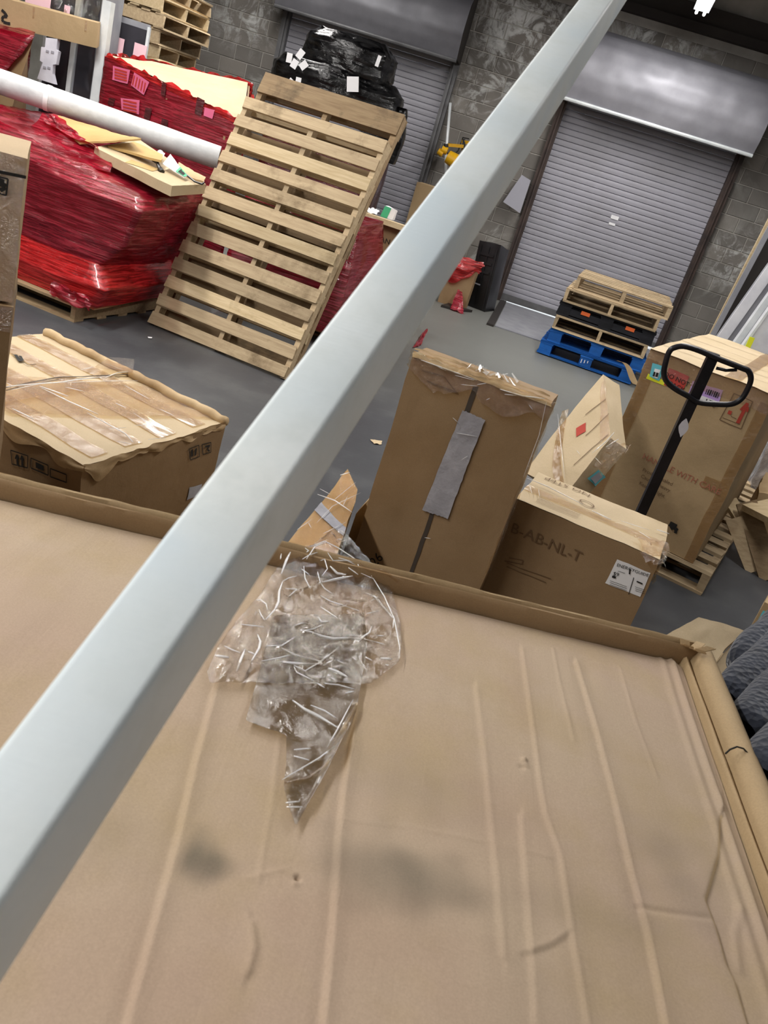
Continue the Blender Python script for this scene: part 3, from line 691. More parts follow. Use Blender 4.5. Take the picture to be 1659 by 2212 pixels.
# ------------------------------------------------------------------ galvanised square bar close to the lens
d_ = ray(1850, -777).normalized(); pL = CAMP + ray(0, 1610).normalized()*.50
a_ = d_.cross(V((0, 0, 1))).normalized(); b_ = a_.cross(d_)
ph = math.radians(358.5); wv = a_*math.cos(ph)+b_*math.sin(ph); w2 = d_.cross(wv); w2 = w2 if w2.z < 0 else -w2
BW, BT = .050, .074; s0, s1 = -.62, 2.6
bar = thing('steel_bar', 'pale galvanised steel bar crossing the whole view close to the lens', 'metal bar', pL+d_*s0+wv*BW/2+w2*BT)
r_ = .005; ring = []
for (cx, cy, a0) in ((BW-r_, r_, -90), (BW-r_, BT-r_, 0), (r_, BT-r_, 90), (r_, r_, 180)):
    for k in range(5):
        an = math.radians(a0+k*22.5); ring.append((cx+r_*math.cos(an), cy+r_*math.sin(an)))
mb = MB(); n_ = len(ring); nseg = 40
for i in range(nseg+1):
    s_ = s0+(s1-s0)*i/nseg
    for (x, y) in ring: mb.v.append(pL+d_*s_+wv*x+w2*y)
for i in range(nseg):
    for j in range(n_): mb.f.append((i*n_+j, i*n_+(j+1) % n_, (i+1)*n_+(j+1) % n_, (i+1)*n_+j))
mb.make('square_tube', 'galvanised_steel', bar, smooth=True, sharp=60)
for s_, nm in ((s0, 'end_cap'), (s1, 'end_cap')):
    c_ = [pL+d_*s_+wv*x+w2*y for x, y in ((0, 0), (BW, 0), (BW, BT), (0, BT))]
    sg = -.006 if s_ == s0 else .006
    MB().hexa(c_+[p+d_*sg for p in c_]).make(nm, 'black_plastic', bar)

# ------------------------------------------------------------------ pallets
def pallet(name, label, w, l, nt, bw, mat, group=None, block=False, h=.14, nb=5, cat='pallet', jitter=.004, matrix=None, loc=(0, 0, 0), rot=(0, 0, 0), mats=None, seed=0):
    """deck boards run along x (length w), stringers along y (length l); origin at the middle of the base"""
    rd = random.Random(seed); r = thing(name, label, cat, loc, group, rot)
    t_ = .018; pitch = (l-bw)/(nt-1)
    def board(nm, x0, x1, y0, y1, z0, z1, m_, jag=0):
        j = lambda: rd.uniform(-jitter, jitter)
        MB().hexa([(x0+j(), y0+j(), z0), (x1+j(), y0+j(), z0), (x1+j(), y1+j(), z0), (x0+j(), y1+j(), z0), (x0+j(), y0+j(), z1+j()*.3), (x1+j(), y0+j(), z1+j()*.3), (x1+j(), y1+j(), z1+j()*.3), (x0+j(), y1+j(), z1+j()*.3)]).make(nm, m_, r, local=True)
    for i in range(nt):
        y0 = -l/2+i*pitch; board('deck_board', -w/2, w/2, y0, y0+bw, h-t_, h, mats[i % len(mats)] if mats else mat)
    pb = (l-bw)/(nb-1)
    if block:
        for x in (-w/2, -.075, w/2-.15):
            board('stringer_board', x, x+.15, -l/2, l/2, h-2*t_, h-t_, mat)
            board('bottom_board', x, x+.15, -l/2, l/2, 0, t_, mat)
            for y in (-l/2, -.07, l/2-.14): board('corner_block', x+.005, x+.145, y, y+.14, t_, h-2*t_, mat)
        for y in (-l/2, l/2-.10): board('bottom_board', -w/2+.15, w/2-.15, y, y+.10, 0, t_, mat)
    else:
        for x in (-w/2, -.02, w/2-.04): board('stringer', x, x+.04, -l/2, l/2, t_, h-t_, mats[0] if mats else mat)
        for i in range(nb): board('bottom_board', -w/2, w/2, -l/2+i*pb, -l/2+i*pb+bw, 0, t_, mat)
    return r
# leaning pallet
def lean(name, label, bl, br, tl, tr, frac0, frac1, **k):
    bl, br, tl, tr = map(V, (bl, br, tl, tr)); x = (br-bl).normalized(); y = (tl-bl).normalized(); z = x.cross(y).normalized(); y = z.cross(x)
    w_, l_ = (br-bl).length, (tl-bl).length
    if z.y > 0: z = -z; x = -x
    r = pallet(name, label, w_, l_*(frac1-frac0), **k)
    h = k.get('h', .14); o_ = (bl+br)/2 + y*l_*(frac0+frac1)/2 - z*h
    r.matrix_world = Matrix(((x.x, y.x, z.x, o_.x), (x.y, y.y, z.y, o_.y), (x.z, y.z, z.z, o_.z), (0, 0, 0, 1)))
    return r
BLp, BRp, TLp, TRp = (-2.07, 5.93, .02), (-.95, 5.61, .02), (-1.86, 6.67, 1.80), (-.74, 6.35, 1.80)
lean('wooden_pallet', 'large wooden pallet leaning upright against the red wrapped stacks, slats outward', BLp, BRp, TLp, TRp, 0, .925, nt=13, bw=.088, mat='pallet_wood_pale', mats=['pallet_wood', 'pallet_wood', 'pallet_wood_pale', 'pallet_wood'], nb=7, seed=3, h=.115, jitter=.006)
off = V((.02, .17, .0)); lean('wooden_pallet', 'second wooden pallet behind the leaning one, only its wide top board showing', V(BLp)+off, V(BRp)+off, V(TLp)+off+V((.0, .01, .06)), V(TRp)+off+V((.0, .01, .06)), 0, 1.0, nt=9, bw=.155, mat='pallet_wood_old', nb=3, seed=5, h=.10)
# stack before the right door
x = V((.985, -.17, 0)).normalized(); yaw = math.atan2(-.17, .985)
base = V((1.75, 10.0, 0)); dirx = V((math.cos(yaw), math.sin(yaw), 0)); diry = V((-dirx.y, dirx.x, 0))
cfg = [('pallet_blue', True, 'lowest blue block pallet of the stack by the door, white scribble on its middle block', 0, 0), ('pallet_blue', True, 'blue block pallet, second from the bottom of the stack by the door', .06, .01),
       ('pallet_wood', False, 'plain wooden pallet right above the two blue pallets', .04, -.01), ('pallet_black', True, 'black pallet with orange marks in the middle of the stack', .05, .02),
       ('pallet_wood', False, 'plain wooden pallet lying on the black pallet', .05, -.02), ('pallet_wood', False, 'topmost wooden pallet of the stack by the right door', .12, .02)]
zz = .013
for i, (mt, blk, lab, sx, dy) in enumerate(cfg):
    p = base + dirx*(sx-.02) + diry*(dy+.1)
    hh = .150
    r = pallet('wooden_pallet' if 'wood' in mt else 'painted_pallet', lab, 1.06 if not blk else 1.10, 1.2, 7 if not blk else 8, .11 if blk else .10, mt, block=blk, loc=(p.x, p.y, zz), rot=(0, 0, yaw), h=hh, seed=20+i, jitter=.006)
    if mt == 'pallet_black':
        for xx in (-.24, .27): MB().box(xx-.05, xx+.05, -.604, -.598, .078, .118).make('orange_mark', 'orange_paint', r, local=True)
        MB().box(-.5, .5, -.595, .55, .03, .10).make('deck_skirt', 'pallet_black', r, local=True)
    if i == 0:
        mb = MB()
        for k in range(3): mb.box(-.05+k*.035, -.042+k*.035, -.604, -.600, .045+.01*k, .09)
        mb.make('chalk_scribble', 'white_paper', r, local=True)
    zz += hh+.004
# tall stack at the far left: side of every pallet shows, the ones hidden below carry them
zz = 0
FL = V((Y(345, 95, 9.3).x, 9.3, 0)); yaw2 = math.radians(-2)
for i in range(17):
    w_ = 1.02; l_ = 1.2; c_, s_ = math.cos(yaw2), math.sin(yaw2); rnd = random.Random(60+i)
    ctr = FL + V((c_, s_, 0))*(-w_/2+rnd.uniform(-.05, .05)) + V((-s_, c_, 0))*(l_/2+rnd.uniform(-.05, .05))
    labs = {11: 'lowest visible wooden pallet of the tall stack by the left wall', 12: 'wooden pallet second from below in view in the tall left stack', 13: 'wooden pallet in the middle of the tall left stack, level with the cabinet top', 14: 'wooden pallet near the top of the tall left stack', 15: 'wooden pallet with a pale edge high on the tall left stack', 16: 'highest wooden pallet in view on the tall left stack'}
    r = pallet('wooden_pallet', labs.get(i, 'wooden pallet hidden low in the tall left stack'), l_, w_, 7, .10, 'pallet_wood_pale' if i % 3 == 0 else 'pallet_wood', loc=(ctr.x, ctr.y, zz), rot=(0, 0, yaw2+math.pi/2+rnd.uniform(-.05, .05)), h=.142, seed=70+i, group=None if i in labs else 'pallets hidden low in the tall left stack', jitter=.008)
    zz += .1425

# ------------------------------------------------------------------ wrapped loads
def loft(rings, nside=14, nup=10, amp=.02, fr=3.0, wr=.006, pleat=0, cap=True, rnd=.0, seed=0):
    mb = MB(); rings = [[V(p) for p in r] for r in rings]
    tops = []
    def pt(s_, t_):
        i = min(int(t_), len(rings)-2); f_ = t_-i; f2 = f_
        k = int(s_) % 4; g = s_-int(s_)
        a = rings[i][k]*(1-f2)+rings[i+1][k]*f2; b = rings[i][(k+1) % 4]*(1-f2)+rings[i+1][(k+1) % 4]*f2
        p = a*(1-g)+b*g
        if rnd:
            c_ = sum([rings[i][q]*(1-f2)+rings[i+1][q]*f2 for q in range(4)], V())/4; rr = (p-c_); 
            kk = math.sin(math.pi*g); p = c_ + rr*(1-rnd*(1-kk)*.5+rnd*kk*.18)
        q = p+V((seed, 0, 0)); p = p + noise.noise_vector(q*fr)*amp + noise.noise_vector(q*fr*4)*amp*.35
        w_ = noise.noise(V((q.x*4, q.y*4, q.z*40)))*wr; c2 = sum(rings[i], V())/4; o_ = (p-c2); o_.z = 0
        if o_.length > 0: p = p+o_.normalized()*(w_+pleat*noise.noise(V((q.x*30, q.y*30, q.z*2))))
        return p
    NS, NU = nside*4, nup*(len(rings)-1)
    for j in range(NU+1):
        for i in range(NS): mb.v.append(pt(i/nside, min(j/nup, len(rings)-1-1e-6)))
    for j in range(NU):
        for i in range(NS): mb.f.append((j*NS+i, j*NS+(i+1) % NS, (j+1)*NS+(i+1) % NS, (j+1)*NS+i))
    if cap:
        r = rings[-1]; k0 = NU*NS; m_ = nside
        k = len(mb.v)
        # top grid stitched loosely to the ring
        border = {}
        for i in range(NS):
            s_, g = divmod(i, nside)
            ij = {0: (g, 0), 1: (m_, g), 2: (m_-g, m_), 3: (0, m_-g)}[s_]; border[ij] = k0+i
        idx = {}
        for jj in range(m_+1):
            for i2 in range(m_+1):
                if (i2, jj) in border: idx[(i2, jj)] = border[(i2, jj)]; continue
                u, v = i2/m_, jj/m_; p = (r[0]*(1-u)+r[1]*u)*(1-v)+(r[3]*(1-u)+r[2]*u)*v
                p = p+noise.noise_vector(p*fr)*amp+noise.noise_vector(p*fr*4)*amp*.4; idx[(i2, jj)] = len(mb.v); mb.v.append(p)
        for jj in range(m_):
            for i2 in range(m_): mb.f.append((idx[(i2, jj)], idx[(i2+1, jj)], idx[(i2+1, jj+1)], idx[(i2, jj+1)]))
    return mb
def ring(fl, fr, br, bl, z=None):
    r = [V(p) if len(p) == 3 else V((p[0], p[1], z)) for p in (fl, fr, br, bl)]; return r
def inset(r, k):
    c_ = sum(r, V())/4; out = []
    for p in r:
        q = p-c_; L = V((q.x, q.y, 0)).length; s_ = (L-k)/L; out.append(V((c_.x+q.x*s_, c_.y+q.y*s_, p.z-k*.6)))
    return out
# R1: near red load beside the leaning pallet
R1y = math.atan2(.19, -.63)
pal = pallet('wooden_pallet', 'dark worn pallet under the near red wrapped stack', 1.35, 1.05, 7, .10, 'pallet_wood_old', loc=(-2.92, 6.10, 0), rot=(0, 0, math.radians(-14)), h=.12, seed=90)
rA = ring((-3.60, 5.80), (-2.28, 5.47), (-2.10, 6.55), (-3.42, 6.85), .125)
rB = ring((-3.64, 5.78), (-2.22, 5.44), (-2.04, 6.55), (-3.42, 6.9), .26)
rC = ring((-3.58, 5.84), (-2.34, 5.56), (-2.14, 6.5), (-3.4, 6.8), .40)
rD = ring((-3.60, 5.82), (-2.16, 5.52), (-2.02, 6.5), (-3.42, 6.85), .58)
rE = ring((-3.62, 5.72, .98), (-2.07, 5.46, .82), (-1.98, 6.4, .90), (-3.42, 6.9, 1.0))
rF = ring((-3.55, 5.80, 1.12), (-2.12, 5.53, .88), (-2.02, 6.35, .99), (-3.4, 6.9, 1.12))
R1 = thing('wrapped_load', 'near stack of cartons in crinkled red stretch wrap left of the leaning pallet', 'wrapped pallet load', (-2.9, 6.1, .12))
Carton('', '', inset(rA, .03)[:4]+inset(rC, .03)[:4], 'kraft_dark', root=R1, part='lower_carton')
Carton('', '', inset(rD, .05)[:4]+[p-V((0, 0, .05)) for p in inset(rF, .05)][:4], 'kraft_dark', root=R1, part='upper_carton')
loft([rA, rB, rC], amp=.012, wr=.006).make('lower_film', 'red_film_low', R1, smooth=True)
loft([[p-V((0, 0, .03)) for p in rC], rD, rE, rF], nside=26, nup=16, amp=.022, wr=.010, fr=3.4, pleat=.006).make('upper_film', 'red_film', R1, smooth=True)
# bunched film at the foot corner
fc = V((-2.30, 5.42, .17))
o = MB().grid(lambda u, v: fc+V((-.30*u, .07*u, .10*v-.05))+noise.noise_vector(V((u*4, v*4, 1)))*.03+V((.02, -.035, 0)), 24, 12).make('bunched_film', 'red_film', R1, smooth=True)
pk = [Y(92, 262, 6.1), Y(215, 325, 5.85), Y(170, 290, 6.1), Y(112, 243, 6.3)]
MB().grid(lambda u, v: (pk[0]*(1-u)+pk[1]*u)*(1-v)+(pk[3]*(1-u)+pk[2]*u)*v+noise.noise_vector(V((u*5, v*5, 8)))*.03, 24, 16).make('film_peak', 'red_film', R1, smooth=True)
pk2 = [Y(20, 300, 5.9), Y(240, 372, 5.72), Y(235, 335, 5.95), Y(95, 250, 6.2)]
MB().grid(lambda u, v: (pk2[0]*(1-u)+pk2[1]*u)*(1-v)+(pk2[3]*(1-u)+pk2[2]*u)*v+noise.noise_vector(V((u*4, v*3, 5)))*.03, 30, 20).make('film_peak', 'red_film', R1, smooth=True)
# R1: what lies on top
top1 = Carton('open_carton', 'opened brown carton lying on top of the near red wrapped stack', [V(p)-V((0, 0, h_)) for h_ in (.065, 0) for p in (Y(205, 318, 5.9), Y(372, 402, 5.62), Y(445, 398, 6.1), Y(300, 300, 6.45))], 'kraft_light', wear=.004)
top1.pdecal('spilled_flap', 'T', [(270, 350), (330, 372), (345, 366), (285, 345)], 'kraft_gold')
def sheet(name, label, cat, pts, th, mat, wear=.012, n=14, group=None):
    p = [V(q) for q in pts]
    c_ = Carton(name, label, [q-V((0, 0, th)) for q in p]+p, mat, cat, wear, 6, n, group); return c_
sheet('cardboard_sheet', 'crushed sheet of brown cardboard topmost on the near red wrapped stack', 'cardboard', [Y(173, 309, 5.95), Y(305, 300, 5.95), Y(262, 290, 6.35), Y(112, 246, 6.35)], .012, 'kraft_gold', .010)
sheet('cardboard_strip', 'long torn cardboard strip on the near red stack beside the paper sheets', 'cardboard', [Y(232, 315, 6.0), Y(350, 346, 5.9), Y(352, 333, 6.05), Y(290, 305, 6.2)], .015, 'kraft_gold', .008)
sheet('cardboard_strip', 'splintered cardboard strip at the right end on the near red stack', 'cardboard', [Y(380, 375, 6.05), Y(442, 392, 5.98), Y(446, 384, 6.05), Y(386, 352, 6.2)], .012, 'kraft_torn', .012)
g_ = sheet('label_sheet', 'white label sheet with a green barcode strip on the near red stack', 'paper', [Y(352, 352, 5.95), Y(398, 383, 5.9), Y(404, 380, 5.95), Y(368, 333, 6.1)], .004, 'white_paper', .005)
g_.decal('green_strip', 'T', [(.6, 0), (1, 0), (1, 1), (.6, 1)], 'green_label', off=.004)
g_.marks('barcode', 'T', [('m', [(.68, .15+.06*k), (.92, .15+.06*k)], .008) for k in range(12)], 'ink')
o = MB().tube([Y(330, 345, 5.98), Y(340, 352, 5.93), Y(346, 368, 5.90)], .012, 6).tube([Y(346, 366, 5.90), Y(350, 372, 5.88)], .02, 6).make('black_strap', 'black_plastic', None)
tag(o, 'short piece of black strap on the opened carton of the near red stack', 'strap')
o = MB().tube([Y(400, 375, 6.0), Y(420, 392, 5.95), Y(437, 398, 5.95), Y(441, 394, 5.96)], .007, 6).make('black_strap', 'black_plastic', None)
tag(o, 'thin looped black strap at the right end of the near red stack', 'strap')
def plastic_scrap(name, label, pts, mat, amp=.02, n=14, cat='plastic film'):
    p = [V(q) for q in pts]
    o = MB().grid(lambda u, v: (p[0]*(1-u)+p[1]*u)*(1-v)+(p[3]*(1-u)+p[2]*u)*v + noise.noise_vector((p[0]+V((u, v, 0))*3))*amp+noise.noise_vector((p[0]+V((u, v, 0))*9))*amp*.5, n, n).make(name, mat, None, smooth=True)
    return tag(o, label, cat)
plastic_scrap('paper_sheet', 'crumpled white paper behind the green striped label sheet', [Y(335, 333, 6.12), Y(352, 345, 6.1), Y(356, 330, 6.16), Y(345, 322, 6.2)], 'white_paper', .012, cat='paper')
# the long white roll
ra, rb = V((-5.2, 5.93, 1.345)), V((-2.02, 6.725, 1.19)); dr = (rb-ra).normalized()
roll = thing('film_roll', 'long white wrapped roll lying across the red wrapped stacks', 'roll', (ra+rb)/2)
pts = [ra+(rb-ra)*k/60 for k in range(61)]
mb = MB().tube([p+noise.noise_vector(p*2)*.003 for p in pts], [.086+.003*noise.noise(p*5) for p in pts], 24); mb.make('wrapping', 'white_roll', roll, smooth=True, sharp=60)
MB().tube([ra+(rb-ra)*.612, ra+(rb-ra)*.622], .0895, 24).make('tape_band', 'white_paper', roll, smooth=True, sharp=60)
MB().tube([rb-dr*.01, rb+dr*.004], .05, 16).make('core', 'tube_end', roll)

# R2: far red load behind the roll
tFL, tFR = Y(228, 118, 7.6), Y(537, 272, 7.05); tBR, tBL = Y(545, 182, 7.9), Y(300, 128, 8.35)
def down(p, z, sx=0, sy=0): return V((p.x+sx, p.y+sy, z))
R2 = thing('wrapped_load', 'far red wrapped load with a bare cardboard top behind the white roll', 'wrapped pallet load', (-2.7, 7.9, .12))
rT = [tFL, tFR, tBR, tBL]; r0 = [down(p, .125) for p in rT]; r1_ = [down(p, 1.0) for p in rT]
inn = Carton('', '', inset(r0, .03)+[p-V((0, 0, .01)) for p in inset(rT, .02)], 'kraft_dark', root=R2, part='carton', wear=.006, n=16)
inn.decal('bare_lid', 'T', [(.0, .02), (.98, .02), (.98, .98), (.12, .98)], 'kraft_light', off=.030)
loft([r0, r1_, [p-V((0, 0, .02)) for p in rT]], nside=22, nup=20, amp=.010, wr=.008, cap=False).make('side_film', 'red_film', R2, smooth=True)
# ruffled film edge round the lid
for a, b in ((tFL, tFR), (tFR, tBR), (tBR, tBL), (tBL, tFL)):
    MB().grid(lambda u, v: a*(1-u)+b*u+V((0, 0, -.03+.05*v))+noise.noise_vector((a*(1-u)+b*u)*14+V((0, 0, v*2)))*.035*v, 60, 5).make('film_edge', 'red_film_low', R2, smooth=True)
fr_ = inn
def pxs_on_front(name, pxs, mat, off=.022, parent=R2):
    o = inn.decal(name, 'F', [inn.uv('F', *p) for p in pxs], mat, off=off, n=4, parent=parent); return o
pxs_on_front('paper_note', [(247, 173), (279, 182), (284, 152), (248, 143)], 'hot_pink_paper')
pxs_on_front('paper_note', [(286, 185), (314, 206), (326, 179), (293, 157)], 'hot_pink_paper')
pxs_on_front('paper_note', [(266, 237), (304, 248), (306, 217), (264, 212)], 'hot_pink_paper')
pxs_on_front('paper_note', [(444, 251), (462, 257), (467, 238), (446, 233)], 'hot_pink_paper')
for q in ([(424, 247), (438, 253), (446, 218), (430, 210)], [(351, 205), (360, 208), (363, 182), (353, 180)], [(314, 255), (326, 262), (332, 235), (318, 232)], [(350, 272), (364, 277), (367, 260), (353, 256)], [(236, 226), (248, 230), (252, 214), (238, 212)]):
    pxs_on_front('dark_print', q, 'maroon_film', off=.018)
pp_ = inn.marks('paper_print', 'F', [('l', [(252, 150+6*k), (278, 157+6*k)], .012) for k in range(4)]+[('l', [(270, 217+7*k), (300, 223+7*k)], .012) for k in range(4)]+[('l', [(294+6*k, 164+4*k), (290+6*k, 184+4*k)], .012) for k in range(5)], 'red_label', off=.026); pp_['kind'] = 'stuff'
# R3: red load right behind the leaning pallet
r0 = ring((-1.90, 6.95), (-.86, 6.85), (-.62, 8.0), (-1.7, 8.1), .125)
R3 = thing('wrapped_load', 'red wrapped load seen to the right behind the leaning pallet', 'wrapped pallet load', (-1.2, 7.5, .12))
rm = ring((-1.88, 7.0), (-.86, 6.95), (-.70, 8.0), (-1.7, 8.1), .6); rt = ring((-1.85, 7.1), (-.90, 7.1), (-.80, 7.95), (-1.65, 8.05), 1.00)
Carton('', '', inset(r0, .03)+inset(rt, .03), 'kraft_dark', root=R3, part='carton')
loft([r0, rm, rt], nside=16, nup=16, amp=.014, wr=.012).make('film', 'red_film', R3, smooth=True)
plastic_scrap('red_film_tail', 'bunch of red wrap hanging at the foot of the leaning pallet', [(-.83, 6.80, .02), (-.66, 6.80, .02), (-.68, 6.90, .16), (-.84, 6.92, .16)], 'red_film', .03)
for i, (x, y, a, s_) in enumerate(((-2.75, 8.0, -.15, 1), (-1.2, 7.6, -.12, .8))):
    pallet('wooden_pallet', ('pallet under the far red load behind the white roll', 'pallet under the red load behind the leaning pallet')[i], 1.1*s_, 1.0*s_, 6, .10, 'pallet_wood_old', loc=(x, y, 0), rot=(0, 0, a), h=.12, seed=95+i)
# R0: red load at the left frame edge
r0 = [V(p) for p in ((-5.2, 7.3, 1.0), (-4.02, 7.0, 1.0), (-3.9, 7.6, 1.0), (-5.1, 7.9, 1.0))]
rt = [Y(-160, 30, 7.3), Y(78, 78, 7.0), Y(75, 70, 7.6), Y(-150, 20, 7.9)]
R0 = thing('wrapped_load', 'red wrapped load at the left edge of the picture above the white roll', 'wrapped pallet load', (-4.6, 7.4, 0))
Carton('', '', [down(p, 0) for p in inset(r0, .05)]+inset(rt, .04), 'kraft_dark', root=R0, part='carton')
loft([[down(p, .02, -.1) for p in r0], [down(p, .9, -.15) for p in r0], rt], nside=14, nup=14, amp=.03, wr=.012).make('film', 'red_film', R0, smooth=True)
# black load before the left door
BK = thing('wrapped_load', 'tall lumpy load in shiny black stretch wrap before the left roller door', 'wrapped pallet load', (-1.95, 10.7, .12))
def brg(cx, cy, rx, ry, z, tilt=0): return ring((cx-rx, cy-ry, z-tilt), (cx+rx, cy-ry, z-tilt), (cx+rx, cy+ry, z+tilt), (cx-rx, cy+ry, z+tilt))
rr = [brg(-1.92, 10.72, .60, .45, .125), brg(-1.92, 10.72, .66, .48, .7), brg(-1.95, 10.72, .70, .49, 1.62)]
MBs = loft(rr, amp=.02, wr=.01, cap=False); MBs.make('lower_film', 'maroon_film', BK, smooth=True)
rr = [brg(-1.95, 10.72, .70, .49, 1.60), brg(-1.97, 10.72, .76, .50, 1.82), brg(-2.0, 10.72, .75, .48, 2.08), brg(-2.0, 10.72, .64, .45, 2.18)]
rr[0][0].z = rr[0][3].z = 1.80
loft(rr, nside=22, nup=12, amp=.035, wr=.012, rnd=.30, fr=2.6).make('middle_film', 'black_film', BK, smooth=True)
rr = [brg(-1.95, 10.72, .46, .42, 2.08), brg(-1.95, 10.72, .52, .44, 2.22), brg(-1.93, 10.72, .49, .42, 2.46), brg(-1.95, 10.72, .38, .32, 2.56)]
loft(rr, nside=22, nup=12, amp=.035, wr=.012, rnd=.30, fr=3, seed=4).make('top_film', 'black_film', BK, smooth=True)
rr = [brg(-1.22, 10.55, .10, .14, 1.42), brg(-1.20, 10.55, .12, .16, 1.70), brg(-1.18, 10.55, .05, .08, 2.02)]
loft(rr, nside=8, nup=8, amp=.02, wr=.01, rnd=.3).make('bag_tail', 'black_film', BK, smooth=True)
pallet('wooden_pallet', 'pallet under the shiny black wrapped load', 1.2, 1.0, 7, .10, 'pallet_wood_old', loc=(-1.92, 10.72, 0), h=.12, seed=99)
def paper_at(root, px, py, yy, w, h, rot, tilt=0, mat='white_paper'):
    p = Y(px, py, yy); cr, sr = math.cos(rot), math.sin(rot)
    ax = V((cr, 0, sr)); az = V((-sr, -tilt, cr)).normalized(); nn = V((0, -.004, 0))
    c_ = [p-ax*w/2-az*h/2, p+ax*w/2-az*h/2, p+ax*w/2+az*h/2, p-ax*w/2+az*h/2]
    return MB().hexa([q for q in c_]+[q+nn for q in c_]).make('white_label', mat, root)
for (px, py, w, h, rt_) in ((625, 125, .062, .095, .05), (649, 117, .07, .095, -.45), (636, 138, .07, .09, -.3), (656, 141, .07, .09, -.7), (625, 179, .05, .10, -.5), (644, 178, .06, .10, .05), (686, 204, .08, .08, .3), (762, 182, .13, .15, .25), (817, 132, .04, .11, -.1)):
    paper_at(BK, px, py, 10.12, w, h, rt_)

# ------------------------------------------------------------------ cabinets and panels at the top left
def slab(name, label, cat, pxq, y0, th, mat, frame=None, group=None):
    """upright slab seen at pixels pxq (bl, br, tr, tl) at depth y0"""
    f = [Y(px, py, y0) for px, py in pxq]; b = [p+V((-.22*th, th, 0)) for p in f]
    c_ = Carton(name, label, [f[0], f[1], b[1], b[0], f[3], f[2], b[2], b[3]], mat, cat, wear=.001, n=4, group=group); return c_
def to_floor(px, py, yy): p = Y(px, py, yy); return p
cab = thing('display_cabinet', 'dark glass fronted cabinet wrapped in clear plastic at the upper left', 'cabinet', (-3.75, 8.1, 0))
bl_, br_ = Y(75, 150, 7.9), Y(196, 215, 7.9)
tl_, tr_ = V((Y(110, -20, 7.9).x, 7.9, 2.15)), V((Y(245, 20, 7.9).x, 7.9, 2.15))
X_a, X_b = Y(95, 100, 7.9).x, Y(215, 105, 7.9).x
Carton('', '', [V((X_a, 7.9, 0)), V((X_b, 7.9, 0)), V((X_b-.1, 8.5, 0)), V((X_a-.1, 8.5, 0)), V((X_a, 7.9, 2.15)), V((X_b, 7.9, 2.15)), V((X_b-.1, 8.5, 2.15)), V((X_a-.1, 8.5, 2.15))], 'gray_panel', root=cab, part='cabinet_body', wear=.001, n=3)
xm = Y(160, 105, 7.9).x
MB().box(xm+.04, X_b-.03, 7.885, 7.895, .1, 2.1).make('door_glass', 'dark_glass', cab); MB().box(X_a+.02, xm-.03, 7.885, 7.895, .1, 2.1).make('door_glass', 'dark_glass', cab)
MB().box(xm-.02, xm+.02, 7.87, 7.90, .05, 2.13).make('door_divider', 'white_metal', cab)
MB().box(X_a, X_a+.02, 7.87, 7.90, .05, 2.13).make('door_divider', 'white_metal', cab)
MB().grid(lambda u, v: V((X_a+(X_b-X_a)*u, 7.82, 1.74+.4*v))+noise.noise_vector(V((u*6, v*4, 2)))*.05, 30, 16).make('clear_wrap', 'clear_film', cab, smooth=True)
paper_at(cab, 82, 5, 7.80, .22, .13, -.03, mat='pink_paper').name = 'paper_note'; paper_at(cab, 145, 22, 7.80, .05, .07, 0, mat='pink_paper').name = 'paper_note'
post = thing('white_post', 'white upright post between the two dark glass cabinets', 'post', (Y(205, 215, 7.75).x, 7.75, 0))
xp = post.location.x; MB().box(xp-.02, xp+.055, 7.70, 7.78, 0, 2.03).make('post_bar', 'white_metal', post)
MB().box(xp+.055, xp+.085, 7.72, 7.78, 0, 1.33).make('post_foot', 'white_foam', post)
cab2 = thing('display_cabinet', 'dark glass cabinet with pink papers right of the white post', 'cabinet', (-3.35, 8.4, 0))
xa, xb = Y(240, 60, 8.6).x, Y(322, 80, 8.6).x
Carton('', '', [V((xa, 8.6, 0)), V((xb, 8.6, 0)), V((xb-.1, 8.85, 0)), V((xa-.1, 8.85, 0)), V((xa, 8.6, 1.98)), V((xb, 8.6, 1.98)), V((xb-.1, 8.85, 1.98)), V((xa-.1, 8.85, 1.98))], 'gray_panel', root=cab2, part='cabinet_body', wear=.001, n=3)
MB().box(xa+.01, xb-.02, 8.585, 8.595, .1, 1.93).make('door_glass', 'dark_glass', cab2)
MB().box(xb-.015, xb+.01, 8.57, 8.60, .05, 1.96).make('door_frame', 'white_metal', cab2)
paper_at(cab2, 247, 104, 8.56, .17, .20, -.02, mat='pink_paper').name = 'paper_note'; paper_at(cab2, 302, 112, 8.56, .12, .13, -.02, mat='pink_paper').name = 'paper_note'
# long carton across the first cabinet
lc = Carton('long_carton', 'long narrow brown carton with a hand-drawn numeral at the upper left', [Y(-60, 40, 7.55), Y(209, 104, 7.55), Y(214, 100, 7.68), Y(-50, 36, 7.68), Y(-60, -22, 7.55), Y(212, 50, 7.55), Y(217, 48, 7.68), Y(-50, -24, 7.68)], 'kraft', wear=.003)
lc.marks('hand_numeral', 'F', [('l', [(4, 22), (12, 30), (16, 37), (8, 36), (5, 42), (8, 48), (16, 51), (23, 52)], .022)], 'ink')
lc.pdecal('tape_piece', 'F', [(70, 40), (74, 41), (76, 16), (71, 15)], 'clear_tape'); lc.pdecal('tape_piece', 'F', [(182, 68), (187, 70), (189, 46), (184, 44)], 'clear_tape')
